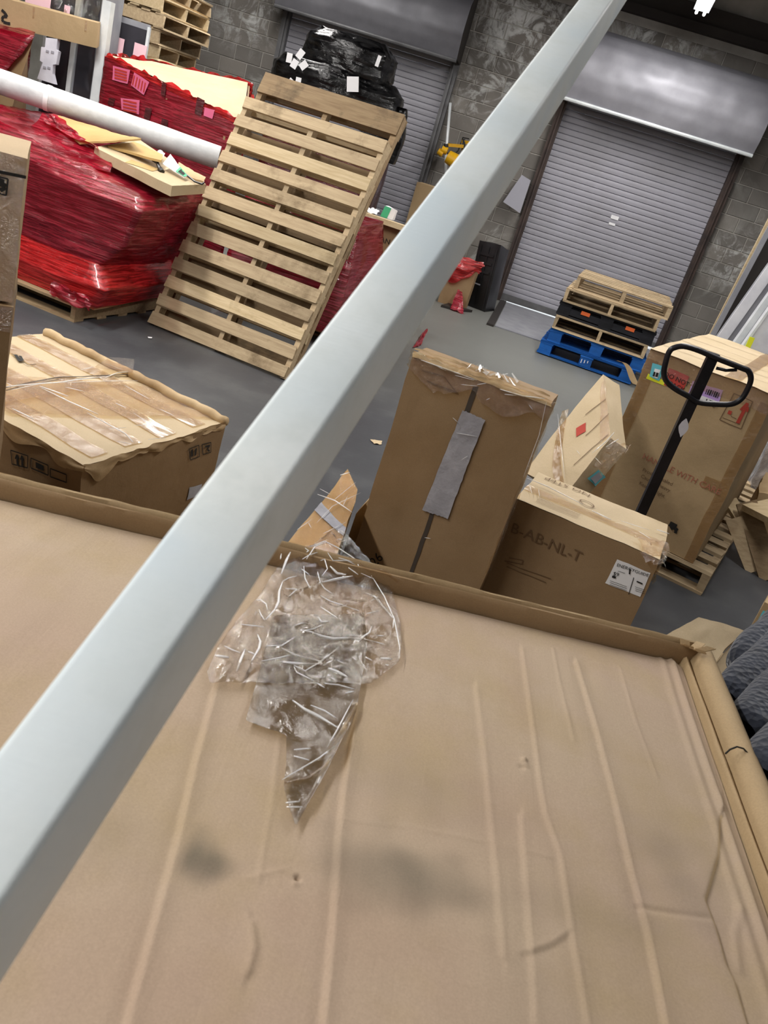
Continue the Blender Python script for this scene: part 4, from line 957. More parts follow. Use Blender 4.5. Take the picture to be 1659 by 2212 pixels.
# white foam bracket
fb = thing('foam_bracket', 'white moulded foam bracket hanging before the dark cabinet', 'packaging foam', Y(100, 140, 7.6))
def extr(pxs, yy, th): 
    f = [Y(px, py, yy) for px, py in pxs]; k = len(f); m_ = MB(); m_.add(f+[p+V((0, th, 0)) for p in f], [tuple(range(k)), tuple(range(k, 2*k))[::-1]]+[(i, (i+1) % k, k+(i+1) % k, k+i) for i in range(k)]); return m_
extr([(80, 170), (92, 135), (86, 131), (89, 101), (97, 102), (99, 81), (124, 84), (121, 107), (126, 111), (121, 139), (114, 140), (113, 160), (118, 182)], 7.55, .05).make('foam_body', 'white_foam', fb)
for (px, py) in ((103, 111), (114, 113), (97, 146), (106, 147)):
    p = Y(px, py, 7.55); MB().box(p.x-.013, p.x+.013, 7.545, 7.555, p.z-.009, p.z+.009).make('slot', 'gray_box', fb)

# ------------------------------------------------------------------ right side: big carton, jack, panels, debris
fdir = V((.912, -.41, 0)).normalized(); bdir = V((.41, .912, 0)).normalized()
fr0 = V((1.668, 4.222, 0)); fl0 = fr0-fdir*.655
BC = [fl0, fr0, fr0+bdir*1.75, fl0+bdir*1.75]
big = Carton('tall_carton', 'tall brown carton on a pallet at the right, behind the black jack handle', [p+V((0, 0, .142)) for p in BC]+[p+V((0, 0, 1.11)) for p in BC], 'kraft', n=18, wear=.008)
py_ = math.atan2(fdir.y, fdir.x)
for i, k in enumerate((0, 1)):
    c_ = fl0+fdir*.345+bdir*(.56+1.18*i)
    pallet('wooden_pallet', ('pale pallet under the front of the tall carton at the right', 'pallet under the rear of the tall carton at the right')[i], 0.84, 1.15, 7, .10, 'pallet_wood', loc=(c_.x, c_.y, 0), rot=(0, 0, py_), h=.14, seed=110+i)
big.decal('lit_top', 'T', [(-.01, -.01), (1.01, -.01), (1.01, 1.0), (-.01, 1.0)], 'kraft_light', off=.003, n=18)  # paler kraft over the whole top, its brighter light put into colour
for k in (.16, .30, .45, .62, .80): big.marks('crease_line', 'T', [('m', [(0, k), (1, k+.01)], .006)], 'ink_faint', off=.006)
big.decal('tape_band', 'T', [(.60, -.01), (.72, -.01), (.72, 1), (.60, 1)], 'brown_tape', off=.008, n=18)
big.decal('tape_band', 'F', [(-.0, .895), (1, .90), (1, 1.0), (0, 1.0)], 'clear_tape', off=.004, n=18)
big.decal('tape_band', 'F', [(.0, 0), (.10, 0), (.10, .95), (.0, .95)], 'brown_tape', off=.003, n=14)
big.decal('tape_band', 'F', [(.92, 0), (1.0, 0), (1.0, .95), (.92, .95)], 'brown_tape', off=.003, n=14)
big.pdecal('yellow_label', 'F', [(1396, 817), (1437, 834), (1434, 822), (1401, 806)], 'yellow_label', n=4)
big.pdecal('cyan_label', 'F', [(1404, 812), (1424, 823), (1436, 793), (1411, 783)], 'cyan_label', n=4, off=.005)
big.pdecal('label_print', 'F', [(1411, 813), (1421, 817), (1428, 800), (1416, 796)], 'white_paper', n=3, off=.007)
big.marks('label_bars', 'F', [('l', [(1413, 812), (1416, 803)], .010), ('l', [(1419, 813), (1422, 805)], .012)], 'ink', off=.009)
big.pdecal('red_label', 'F', [(1434, 832), (1475, 843), (1489, 813), (1444, 796)], 'red_label', n=5)
a_t = -2
big.marks('warning_text', 'F', [('t', 'DO NOT', 1433, 812, .034, a_t), ('t', 'STACK', 1436, 829, .034, a_t)], 'ink', off=.006)
big.pdecal('lilac_label', 'F', [(1487, 850), (1553, 870), (1562, 842), (1497, 821)], 'lilac_label', n=5)
big.pdecal('white_strip', 'F', [(1512, 866), (1548, 880), (1553, 868), (1516, 853)], 'white_paper', n=3, off=.005)
big.marks('bar_code', 'F', [('l', [(1525+i*4.2, 850+i*1.5), (1529+i*4.2, 838+i*1.5)], .0035+.002*(i % 3)) for i in range(7)], 'ink', off=.006)
big.marks('label_number', 'F', [('t', '178', 1519, 870, .042, a_t)], 'ink', off=.008)
big.marks('stamp_frame', 'F', [('l', [(1584, 850), (1627, 868), (1601, 927), (1556, 908), (1584, 850)], .004), ('l', [(1575, 868), (1590, 874)], .003), ('l', [(1580, 900), (1592, 905)], .003), ('l', [(1562, 903), (1598, 918)], .003)], 'ink_faint')
big.marks('red_arrow', 'F', [('l', [(1594, 915), (1609, 885)], .016), ('l', [(1600, 886), (1615, 872), (1616, 890)], .012), ('l', [(1606, 884), (1613, 880)], .02), ('l', [(1576, 896), (1579, 888)], .018)], 'ink_red')
big.marks('faded_red_print', 'F', [('t', 'HANDLE WITH CARE', 1386, 989, .046, a_t)], 'ink_faint_red')
big.marks('faded_print', 'F', [('t', 'Product sealed', 1386, 1016, .030, a_t), ('t', 'Caution: heavy', 1382, 1030, .030, a_t), ('t', 'Keep upright', 1378, 1046, .030, a_t)], 'ink_faint')
big.marks('carton_logo', 'F', [('l', [(1445, 1132), (1452, 1136), (1460, 1140)], .03), ('l', [(1447, 1143), (1453, 1140), (1462, 1147)], .02), ('l', [(1455, 1148), (1461, 1150)], .02)], 'ink')
big.pdecal('tape_piece', 'F', [(1515, 1052), (1552, 1068), (1560, 1040), (1525, 1028)], 'brown_tape', n=5)

# pallet jack
JY = 3.72
jack = thing('pallet_jack', 'black pallet jack with a looped handle standing before the tall carton', 'pallet jack', (1.14, JY, 0))
jt, jb = Y(1541, 765, JY), Y(1385, 1105, JY)
sh_ = MB().beam(V((jb.x, JY, .26)), V((jt.x+.002, JY, jt.z+.005)), .046, .028, up=(0, 1, 0)); sh_.make('handle_shaft', 'black_metal', jack)
loop = [(1457, 751), (1478, 748), (1510, 757), (1549, 774), (1600, 794), (1617, 802), (1622, 820), (1614, 842), (1601, 862), (1580, 873), (1545, 873), (1509, 869), (1487, 856), (1462, 842), (1442, 826), (1434, 806), (1440, 775), (1447, 758)]
lp = []
for i in range(len(loop)):
    p0, p1, p2, p3 = [loop[(i+k) % len(loop)] for k in (-1, 0, 1, 2)]
    for t_ in (0, .25, .5, .75):
        q = [.5*((2*p1[k])+(-p0[k]+p2[k])*t_+(2*p0[k]-5*p1[k]+4*p2[k]-p3[k])*t_**2+(-p0[k]+3*p1[k]-3*p2[k]+p3[k])*t_**3) for k in (0, 1)]
        lp.append(Y(q[0], q[1], JY-.018))
MB().tube(lp, .0125, 10, closed=True).make('handle_loop', 'black_metal', jack, smooth=True)
MB().tube([Y(1547, 795, JY-.01), Y(1568, 800, JY-.02), Y(1592, 799, JY-.025)], .007, 8).make('release_lever', 'black_metal', jack, smooth=True)
wp = thing('x', None, None) if False else None
p1, p2 = Y(1483, 905, JY-.02), Y(1470, 945, JY-.02)
MB().grid(lambda u, v: V((p2.x+(p1.x-p2.x)*v, JY-.0165, p2.z+(p1.z-p2.z)*v))+V((.018*(u-.5)*2*min(1, 5*v*(1.05-v))+.004*math.sin(v*9+u*3), 0, 0)), 6, 14).make('worn_patch', 'white_foam', jack)
MB().tube([(jb.x-.06, JY, .24), (jb.x+.06, JY, .24)], .03, 12).make('pivot', 'gray_box', jack, smooth=True)
MB().tube([(jb.x, JY+.02, .06), (jb.x, JY+.02, .30)], .055, 14).make('pump', 'dull_orange_brown', jack, smooth=True, sharp=40)
mb = MB().hexa([V((jb.x-.13, JY+.02, .10)), V((jb.x+.13, JY+.02, .10)), V((jb.x+.10, JY+.14, .10)), V((jb.x-.10, JY+.14, .10)), V((jb.x-.10, JY+.04, .30)), V((jb.x+.10, JY+.04, .30)), V((jb.x+.08, JY+.12, .42)), V((jb.x-.08, JY+.12, .42))]); mb.make('frame_head', 'dull_orange_brown', jack)
for s_ in (-1, 1):
    MB().tube([(jb.x+s_*.03, JY, .07), (jb.x+s_*.07, JY, .07)], .07, 18).make('wheel', 'rubber', jack, smooth=True, sharp=40)
    a = V((jb.x-.03, JY+.12, 0))+fdir*s_*.095
    MB().hexa([q+V((0, 0, z_)) for z_ in (.035, .085) for q in (a-fdir*.045, a+fdir*.045, a+fdir*.045+bdir*.42, a-fdir*.045+bdir*.42)]).make('fork', 'black_metal', jack)

# carton behind the jack foot, leaning carton with red mark, energy carton, centre carton
def px8(face, off, yy, dy):
    f = [Y(px, py, y_) for (px, py), y_ in zip(face, yy)]
    b = [Y(px+off[0], py+off[1], y_+dy) for (px, py), y_ in zip(face, yy)]; return f, b
f, b = px8([(1130, 1020), (1222, 1064), (1320, 946), (1302, 808)], (34, 24), (3.72, 3.60, 3.78, 4.25), .06)
C_ = [b[0], b[1], b[2], b[3], f[0], f[1], f[2], f[3]]
lean_c = Carton('tilted_carton', 'tilted brown carton with a red square mark, propped between two cartons', C_, 'kraft_light', wear=.007, n=14)
K = 'T'
lean_c.pdecal('tape_band', K, [(1196, 1052), (1222, 1062), (1228, 884), (1214, 890)], 'brown_tape', n=10)
lean_c.pdecal('tape_band', K, [(1300, 960), (1322, 948), (1306, 812), (1298, 822)], 'clear_tape', n=8)
lean_c.pdecal('red_mark', K, [(1245, 945), (1265, 932), (1265, 913), (1245, 926)], 'ink_red', n=3)
for q_ in ([(1264, 898), (1310, 862)], [(1266, 942), (1316, 898)], [(1240, 1005), (1318, 945)]): lean_c.marks('crease_line', K, [('l', q_, .004)], 'ink_faint')
f1 = lambda a, b, t_: a*(1-t_)+b*t_
# crumpled tape at its lower corner and the cyan label on its lower edge
cp = [Y(1280, 1010, 3.62), Y(1318, 952, 3.70), Y(1360, 962, 3.76), Y(1300, 1030, 3.64)]
MB().grid(lambda u, v: (cp[0]*(1-u)+cp[1]*u)*(1-v)+(cp[3]*(1-u)+cp[2]*u)*v+noise.noise_vector(V((u*7, v*5, 3)))*.022+V((0, -.02, .01)), 30, 14).make('crumpled_tape', 'clear_tape', lean_c.root, smooth=True)
lean_c.pdecal('cyan_label', 'R', [(1283, 1050), (1306, 1030), (1291, 1014), (1265, 1034)], 'cyan_label', n=3, off=.007)
lean_c.pdecal('label_print', 'R', [(1281, 1045), (1299, 1030), (1290, 1019), (1271, 1033)], 'gray_box', n=3, off=.010)
# energy guide carton
e_t = [V((.47, 3.02)), V((1.02, 2.86)), V((1.13, 3.27)), V((.58, 3.42))]
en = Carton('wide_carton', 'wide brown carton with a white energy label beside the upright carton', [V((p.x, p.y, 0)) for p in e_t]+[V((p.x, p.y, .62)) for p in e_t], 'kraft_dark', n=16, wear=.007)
en.decal('lit_top', 'T', [(-.0, -.0), (1.0, -.0), (1.0, 1.0), (0, 1.0)], 'kraft_light', off=.003, n=16)  # same board as the body, painted lighter where lamps strike the top
en.pdecal('energy_label', 'F', [(1308, 1258), (1382, 1288), (1406, 1238), (1334, 1208)], 'white_paper', n=6)
en.marks('energy_text', 'F', [('t', 'ENERGYGUIDE', 1333, 1222, .0178, 4)], 'ink', off=.006)
en.marks('label_text', 'F', [('t', '$9', 1324, 1240, .022, 4), ('l', [(1358, 1282), (1370, 1247)], .0025), ('l', [(1362, 1228), (1361, 1240)], .005), ('l', [(1323, 1243), (1331, 1246)], .009), ('l', [(1376, 1255), (1388, 1260)], .005)] +
         [('l', [(1318, 1252+4*k-0), (1354, 1266+4*k)], .0014) for k in range(3)]+[('l', [(1372, 1266+4*k), (1392, 1273+4*k)], .0014) for k in range(3)]+[('l', [(1336, 1232), (1352, 1238)], .0014)], 'ink', off=.0065)
en.marks('hand_lettering', 'F', [('t', 'B-AB-NL-T', 1103, 1148, .062, 0)], 'ink_faint')
en.marks('faint_scribble', 'F', [('l', [(1100, 1205), (1130, 1210), (1128, 1218), (1090, 1212)], .004), ('l', [(1095, 1216), (1190, 1250)], .003), ('l', [(1095, 1224), (1180, 1258)], .003)], 'ink_faint')
en.marks('print_reversed', 'T', [('t', 'NO STEP', 1275, 1072, .05, 180)], 'ink_faint', off=.008)
en.marks('round_symbol', 'T', [('m', [(.42+.05*math.cos(a*.524), .62+.07*math.sin(a*.524)) for a in range(13)], .005)], 'ink_faint', off=.008)
en.marks('fine_print', 'T', [('m', [(.12, .12+.035*k), (.42, .12+.035*k)], .003) for k in range(5)], 'ink_faint', off=.007)
en.decal('tape_band', 'T', [(0, .30), (1, .30), (1, .46), (0, .46)], 'clear_tape', off=.007, n=18)
cp2 = [V((.96, 2.84, .60)), V((1.04, 2.84, .60)), V((1.05, 2.98, .645)), V((.93, 2.96, .64))]
MB().grid(lambda u, v: (cp2[0]*(1-u)+cp2[1]*u)*(1-v)+(cp2[3]*(1-u)+cp2[2]*u)*v+noise.noise_vector(V((u*6, v*6, 9)))*.018+V((0, 0, .012)), 24, 24).make('crumpled_tape', 'clear_tape', en.root, smooth=True)
MB().grid(lambda u, v: V((1.028+.10*v*.25, 2.86+.36*v*0+.1*v, .66-.14*u))+noise.noise_vector(V((u*5, v*5, 19)))*.014, 20, 14).make('crumpled_tape', 'clear_tape', en.root, smooth=True)
# upright carton in the middle
c_t = [V((-.070, 2.945)), V((.437, 2.855)), V((.475, 3.03)), V((-.035, 3.12))]
ce = Carton('upright_carton', 'upright narrow carton with a silver tape patch in the middle of the picture', [V((p.x, p.y, 0)) for p in c_t]+[V((p.x, p.y, 1.05)) for p in c_t], 'kraft_dark', n=22, wear=.006)
ce.pdecal('seam_gap', 'F', [(884, 1240), (893, 1240), (1034, 835), (1022, 835)], 'seam', n=16, off=.003)
ce.pdecal('silver_tape', 'F', [(913, 1101), (968, 1119), (1048, 906), (1001, 884)], 'silver_tape', n=22, off=.008, jag=.004)
ce.marks('carton_number', 'F', [('t', '26', 812, 1224, .055, 68)], 'ink')
ce.marks('crease_line', 'F', [('l', [(915, 800), (960, 812), (985, 845)], .004), ('l', [(925, 822), (990, 848)], .005)], 'ink_faint')
# split lip along the top: two ragged flap edges
for k, (o_, mt) in enumerate(((.0, 'kraft_light'), (.05, 'kraft_torn'), (.11, 'kraft'))):
    a, b = V((-.072, 2.935+o_, 1.045)), V((.440, 2.845+o_, 1.045))
    MB().grid(lambda u, v: a*(1-u)+b*u+V((0, .008*v, .016*v*(.5+.9*abs(noise.noise(V((u*9, k*3, 0)))))))+noise.noise_vector(V((u*9, v*1, k*5)))*.005, 90, 4).make('torn_flap', mt, ce.root, smooth=False)
MB().grid(lambda u, v: V((-.08+.53*u, 2.925-.09*u+.012*math.sin(v*3), 1.065-.11*v*(.5+.5*abs(math.sin(u*7)))))+noise.noise_vector(V((u*16, v*5, 2)))*.012, 80, 14).make('clear_tape', 'clear_tape', ce.root, smooth=True)
MB().grid(lambda u, v: V((.436+.02*v, 2.85+.04*v, .98-.62*u))+noise.noise_vector(V((u*14, v*3, 4)))*.008, 50, 6).make('clear_tape', 'clear_tape', ce.root, smooth=True)
mb = MB()
for i in range(26):
    u = random.uniform(.35, .8); p = V((-.07+.51*u, 3.02-.09*u+random.uniform(-.02, .05), 1.055)); q = p+V((random.uniform(-.03, .04), random.uniform(-.01, .03), random.uniform(.004, .022)))
    s_ = V((random.uniform(.004, .012), 0, random.uniform(-.004, .01))); mb.add([p, p+s_, q+s_*.4, q], [(0, 1, 2, 3)])
mb.make('torn_fiber', 'glint_shred_film', ce.root)
# back layer peeping out at the left
MB().hexa([V(p) for p in ((-.115, 3.06, 0), (-.035, 3.05, 0), (-.03, 3.10, 0), (-.11, 3.11, 0), (-.105, 3.06, .34), (-.03, 3.05, .52), (-.025, 3.10, .52), (-.10, 3.11, .34))]).make('rear_flap', 'kraft', ce.root)
# narrow taped carton between bar and upright carton
q = [(-.275, 2.36), (-.10, 2.34), (-.125, 3.04), (-.195, 3.22)]
yc = Carton('taped_carton', 'yellowish taped carton just left of the upright carton', [V((x, y, 0)) for x, y in q]+[V((x, y, .45)) for x, y in q], 'kraft_gold', wear=.008)
yc.decal('tape_band', 'T', [(0, .0), (1, .0), (1, 1), (0, 1)], 'clear_tape', off=.004, n=24)
yc.decal('tape_band', 'T', [(0, .42), (1, .36), (1, .46), (0, .52)], 'silver_tape', off=.006, n=8)
# flat carton at the left
q = [(-2.0, 2.93), (-1.0, 2.50), (-.75, 3.30), (-1.75, 3.70)]
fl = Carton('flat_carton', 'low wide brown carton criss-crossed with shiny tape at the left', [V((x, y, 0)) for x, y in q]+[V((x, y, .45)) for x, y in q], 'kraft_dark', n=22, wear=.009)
fl.decal('lit_top', 'T', [(0, 0), (1, 0), (1, 1), (0, 1)], 'kraft_light', off=.004, n=22)  # lighter copy of the cardboard, overhead light painted on the top
for (a, b) in ((.10, .20), (.30, .42), (.55, .66), (.78, .88)): fl.decal('tape_band', 'T', [(.0, a), (.97, a-.02), (.97, b-.02), (.0, b)], 'brown_tape', off=.009, n=20)
fl.pdecal('clear_tape', 'T', [(0, 858), (120, 838), (290, 830), (10, 880)], 'clear_tape', off=.020, n=26)
fl.pdecal('clear_tape', 'T', [(200, 812), (285, 822), (288, 790), (232, 786)], 'clear_tape', off=.034, n=20)
fl.decal('clear_tape', 'T', [(.25, .05), (.62, .05), (.95, .95), (.6, .95)], 'clear_tape', off=.014, n=30)
fl.marks('seam_line', 'T', [('l', [(2, 845), (130, 822), (285, 815)], .010)], 'seam', off=.012)
fl.marks('bent_arrows', 'T', [('l', [(22, 770), (60, 796), (78, 793)], .004), ('l', [(30, 772), (42, 788)], .014), ('l', [(40, 775), (47, 787)], .012)], 'ink', off=.012)
def arrows(c_, k, pts, mat='ink', s=1):
    it = []
    for (x0, y0, x1, y1, x2, y2, x3, y3) in pts: it.append(('l', [(x0, y0), (x1, y1), (x2, y2), (x3, y3), (x0, y0)], .004))
    return it
bx = arrows(fl, 'F', [(25, 972, 62, 985, 60, 1012, 24, 1002), (68, 990, 106, 1003, 105, 1025, 67, 1012), (112, 1010, 150, 1024, 148, 1040, 110, 1028)])
fl.marks('handling_symbols', 'F', bx+[('l', [(37, 1004), (37, 984)], .010), ('l', [(48, 1008), (48, 988)], .010), ('l', [(33, 990), (37, 981), (41, 991)], .006), ('l', [(44, 993), (48, 984), (52, 995)], .006), ('l', [(78, 1004), (96, 1010)], .02)], 'ink')
bx = arrows(fl, 'R', [(404, 970, 425, 963, 428, 988, 408, 994), (432, 962, 452, 956, 454, 978, 436, 984)])
fl.marks('handling_symbols', 'R', bx+[('l', [(411, 988), (411, 972)], .012), ('l', [(419, 986), (419, 970)], .012), ('l', [(438, 966), (450, 963), (444, 972), (450, 976)], .008)], 'ink')
a, b = V((-1.75, 3.70, .45)), V((-.75, 3.30, .45))
MB().tube([a*(1-t_/30)+b*(t_/30)+V((0, -.015, .016))+noise.noise_vector(V((t_*.8, 0, 0)))*.012 for t_ in range(31)], [.022+.006*noise.noise(V((t_*.6, 3, 0))) for t_ in range(31)], 8).make('rolled_rim', 'kraft_torn', fl.root, smooth=True)
cn = V((-1.0, 2.50, .44))
for (a, b) in ((V((-2.0, 2.93, .45)), V((-1.0, 2.50, .45))), (V((-1.0, 2.50, .45)), V((-.75, 3.30, .45)))):
    MB().grid(lambda u, v: a*(1-u)+b*u+V((.004, -.012, .012-.07*v*(.3+1.3*abs(noise.noise(V((u*5, 1, a.x)))))))+noise.noise_vector(V((u*14, v*2, a.y)))*.010, 70, 6).make('torn_flap', 'kraft_torn', fl.root, smooth=True)
fl.pdecal('white_label', 'R', [(402, 1078), (430, 1068), (436, 1045), (408, 1052)], 'silver_tape', n=3)
def on_face(c_, k, off): return lambda x, y: c_.pt(k, *c_.uv(k, x, y), off)
S3 = [(1,[(10,545),(120,535),(330,520),(560,490),(640,480)]),(1,[(230,540),(400,600)]),(1,[(240,550),(420,640),(580,710)]),(1,[(520,700),(740,830),(790,880)]),(0,[(640,800),(740,790)]),(0,[(700,880),(780,890)]),(0,[(340,520),(600,512),(820,505)]),(1,[(620,490),(700,460),(800,450)]),
 (1,[(80,680),(200,745)]),(0,[(800,700),(880,750),(940,790),(990,835)]),(0,[(800,770),(880,765)]),(0,[(380,545),(500,570)]),(0,[(690,640),(750,670)]),(0,[(630,400),(720,440)]),(0,[(920,800),(980,830)]),(0,[(480,440),(560,425)]),(0,[(40,520),(80,545)]),(0,[(880,855),(990,840)]),(0,[(740,530),(880,610)]),(0,[(960,680),(1040,720)]),(0,[(60,560),(240,530)])]
fold_glints(fl.root, cvt(S3, 0, 650, 2.765), on_face(fl, 'T', .022))
S4 = [(1,[(640,170),(800,230),(1000,300)]),(0,[(860,270),(980,300)]),(0,[(1000,330),(1060,320)]),(0,[(1180,390),(1260,400)]),(0,[(1340,460),(1360,490)]),(0,[(740,210),(800,240)]),(0,[(1060,430),(1080,420)]),(0,[(1450,440),(1400,660),(1300,930)]),(0,[(850,540),(880,570)]),(0,[(660,1325),(700,1330)]),(0,[(900,330),(1000,340)]),(1,[(1150,360),(1300,400),(1440,420)]),(0,[(900,820),(940,795)]),(0,[(870,640),(1000,665)])]
fold_glints(ce.root, cvt(S4, 700, 720, 3.016), on_face(ce, 'F', .014))
S5 = [(1,[(100,1015),(240,1070),(460,1180)]),(0,[(120,1050),(140,1110)]),(1,[(520,1220),(640,1275)]),(0,[(700,1280),(880,1340)]),(1,[(930,1340),(1010,1365)]),(0,[(180,1080),(190,1130)]),(0,[(820,1350),(900,1400)])]
fold_glints(en.root, cvt(S5, 1100, 700, 2.968), on_face(en, 'T', .016))
S6 = [(1,[(1010,110),(1080,90)]),(0,[(960,280),(1120,160)]),(1,[(840,240),(960,290),(1090,370)]),(0,[(840,450),(950,330),(1150,230)]),(0,[(700,500),(800,430)]),(0,[(890,530),(1050,440)]),(0,[(1020,330),(1050,260)]),(0,[(860,200),(930,240)]),(0,[(780,450),(800,490)])]
fold_glints(yc.root, cvt(S6, 430, 1000, 3.318), on_face(yc, 'T', .012))
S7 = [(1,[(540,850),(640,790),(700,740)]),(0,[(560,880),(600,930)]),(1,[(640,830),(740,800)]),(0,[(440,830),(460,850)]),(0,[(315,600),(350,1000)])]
fold_glints(lean_c.root, cvt(S7, 1100, 700, 2.968), on_face(lean_c, 'T', .02))
# two stacked cartons at the left edge
ya = math.radians(27)
lo = Carton('stacked_carton', 'brown carton at the left frame edge, lower one of two', [p for p in prism(-1.115-.62*math.cos(ya), 2.15-.62*math.sin(ya), .62, .40, 1.02, ya)], 'kraft_dark', wear=.006)
uu_ = Carton('stacked_carton', 'brown carton with handling mark at the left frame edge, upper one of two', prism(-1.125-.60*math.cos(ya), 2.16-.60*math.sin(ya), .60, .38, .375, ya, 1.03), 'kraft', wear=.005)
lo.decal('tape_band', 'F', [(0, .93), (1, .93), (1, 1.0), (0, 1.0)], 'clear_tape', off=.006, n=16)
uu_.decal('tape_band', 'F', [(.85, 0), (1, 0), (1, 1), (.85, 1)], 'clear_tape', off=.005, n=12)
uu_.decal('tape_band', 'F', [(.0, .72), (.88, .72), (.88, .92), (0, .92)], 'brown_tape', off=.004, n=10)
uu_.marks('handling_symbols', 'F', [('l', [(-20, 374), (20, 384), (16, 420), (-22, 408)], .004), ('l', [(-10, 385), (12, 392), (6, 402), (12, 410)], .016), ('l', [(-30, 362), (58, 380)], .008)], 'ink', off=.008)
# opened carton right of the near carton
q = [(.93, 2.16), (1.07, 2.10), (1.27, 2.53), (1.09, 2.54)]
oc = Carton('open_carton', 'small opened carton with raised flaps beside the blue blankets', [V((x, y, 0)) for x, y in ((.95, 2.2), (1.2, 2.1), (1.3, 2.5), (1.08, 2.58))]+[V((x, y, .50)) for x, y in ((.95, 2.2), (1.2, 2.1), (1.3, 2.5), (1.08, 2.58))], 'kraft', wear=.006)
A_, B_, C2, D_ = Z(1425, 1378, .62), Z(1508, 1333, .64), Z(1612, 1362, .60), Z(1520, 1455, .56)
Carton('', '', [p-V((0, 0, .012)) for p in (D_, C2, B_, A_)]+[D_, C2, B_, A_], 'kraft_light', root=oc.root, part='flap', wear=.008)
E_, G_ = Z(1540, 1480, .52), Z(1585, 1420, .54)
Carton('', '', [p-V((0, 0, .012)) for p in (E_, G_+V((.05, -.02, 0)), C2-V((0, 0, .03)), D_-V((0, 0, .03)))]+[E_, G_+V((.05, -.02, 0)), C2-V((0, 0, .018)), D_-V((0, 0, .018))], 'kraft_light', root=oc.root, part='flap', wear=.006)
# blankets
def blanket(label, pa, pb, ra_, rb_, flat, group, seed):
    """a folded quilted pad: fat rounded roll from pa to pb"""
    pa, pb = V(pa), V(pb); d = (pb-pa).normalized(); u0 = d.cross(V((0, 0, 1))).normalized(); w0 = u0.cross(d); n = 40; ns = 40
    def fn(u, v):
        t_ = v; an = 2*math.pi*u; e = min(1, math.sin(math.pi*min(.999, max(.001, t_)))**.16)
        r = (ra_*(1-t_)+rb_*t_)*e; c_, s_ = math.cos(an), math.sin(an)
        c_ = math.copysign(abs(c_)**.75, c_); s_ = math.copysign(abs(s_)**.75, s_)
        q = pa+(pb-pa)*t_+u0*c_*r+w0*s_*r*flat
        quilt = abs(math.sin(t_*40+an*3))*abs(math.sin(t_*40-an*3)+.001); q += (u0*c_+w0*s_)*(.0010*quilt**.5) + noise.noise_vector(q*7+V((seed, 0, 0)))*.010
        return q
    o = MB().grid(fn, ns, n).weld().make('moving_blanket', 'quilt_navy', None, smooth=True); return tag(o, label, 'blanket', group)
bl_pts = [(Y(1600, 1440, 1.86), Y(1760, 1330, 2.25), .062, .085, 'uppermost navy quilted moving blanket at the right edge'),
          (Y(1572, 1508, 1.68), Y(1770, 1370, 2.05), .055, .085, 'second navy quilted moving blanket from the top at the right edge'),
          (Y(1602, 1585, 1.46), Y(1790, 1460, 1.80), .065, .085, 'third navy quilted moving blanket from the top, touching the near box'),
          (Y(1650, 1690, 1.25), Y(1810, 1570, 1.55), .070, .09, 'lowest navy quilted moving blanket in view at the right edge')]
for i, (a, b, r1, r2, lab) in enumerate(bl_pts): blanket(lab, a, b, r1, r2, .9, 'folded blue moving blankets', i*7)
bc = Carton('carton', 'plain carton hidden under the navy moving blankets', [V((.96, 1.2, 0)), V((1.38, 1.3, 0)), V((1.5, 2.05, 0)), V((1.08, 1.95, 0)), V((.96, 1.2, .72)), V((1.38, 1.3, .72)), V((1.5, 2.05, .76)), V((1.08, 1.95, .76))], 'kraft', wear=.004)
# small carton at the right frame edge with a cyan label
rc = Carton('carton', 'carton with a cyan label cut off by the right frame edge', prism(1.418, 2.83, .45, .35, .60, -.47), 'kraft', wear=.004)
rc.decal('cyan_label', 'F', [(.02, .70), (.30, .70), (.30, .95), (.02, .95)], 'cyan_label', n=3); rc.decal('label_print', 'F', [(.06, .74), (.26, .74), (.26, .88), (.06, .88)], 'white_paper', n=3, off=.005)
# broken boards and packaging in the right corner
DY = 4.9
def plank(label, a, b, w, mat='pallet_wood', up=(0, 1, 0), th=.025, cat='board'):
    r = MB().beam(a, b, w, th, up).make('broken_board', mat, None); return tag(r, label, cat)
plank('broken board standing on the floor, left one of two propped by the right pallet', Z(1636, 1240, 0)+V((-.02, 0, .01)), Y(1585, 1120, 4.95), .10)
plank('broken board standing on the floor, right one of two propped by the right pallet', Z(1652, 1252, 0)+V((.03, 0, .01)), Y(1612, 1085, 5.0), .12, 'pallet_wood_old')
plank('pale splintered board lying across the broken boards at the right', Y(1575, 1080, 5.1), Y(1612, 1140, 4.95), .10, 'pallet_wood_pale', (0, -.5, 1))
plank('pale square ended board jutting from the right frame edge', Y(1630, 1090, 5.0), Y(1700, 1125, 4.8), .22, 'pallet_wood_pale', (0, -.4, 1), .04)
jc = Carton('crushed_carton', 'crushed brown carton under the pale board at the right frame edge', [V((2.55, 4.7, 0)), V((3.0, 4.6, 0)), V((3.2, 5.2, 0)), V((2.7, 5.25, 0)), V((2.50, 4.75, .40)), V((3.0, 4.65, .50)), V((3.15, 5.2, .5)), V((2.65, 5.22, .45))], 'kraft_torn', wear=.03, freq=4)
cc = Carton('crushed_carton', 'crumpled carton behind the two propped broken boards', [V((2.3, 5.36, 0)), V((2.75, 5.32, 0)), V((2.8, 5.6, 0)), V((2.42, 5.68, 0)), V((2.3, 5.36, .34)), V((2.75, 5.32, .36)), V((2.8, 5.6, .4)), V((2.42, 5.68, .4))], 'kraft_torn', wear=.03, freq=5)
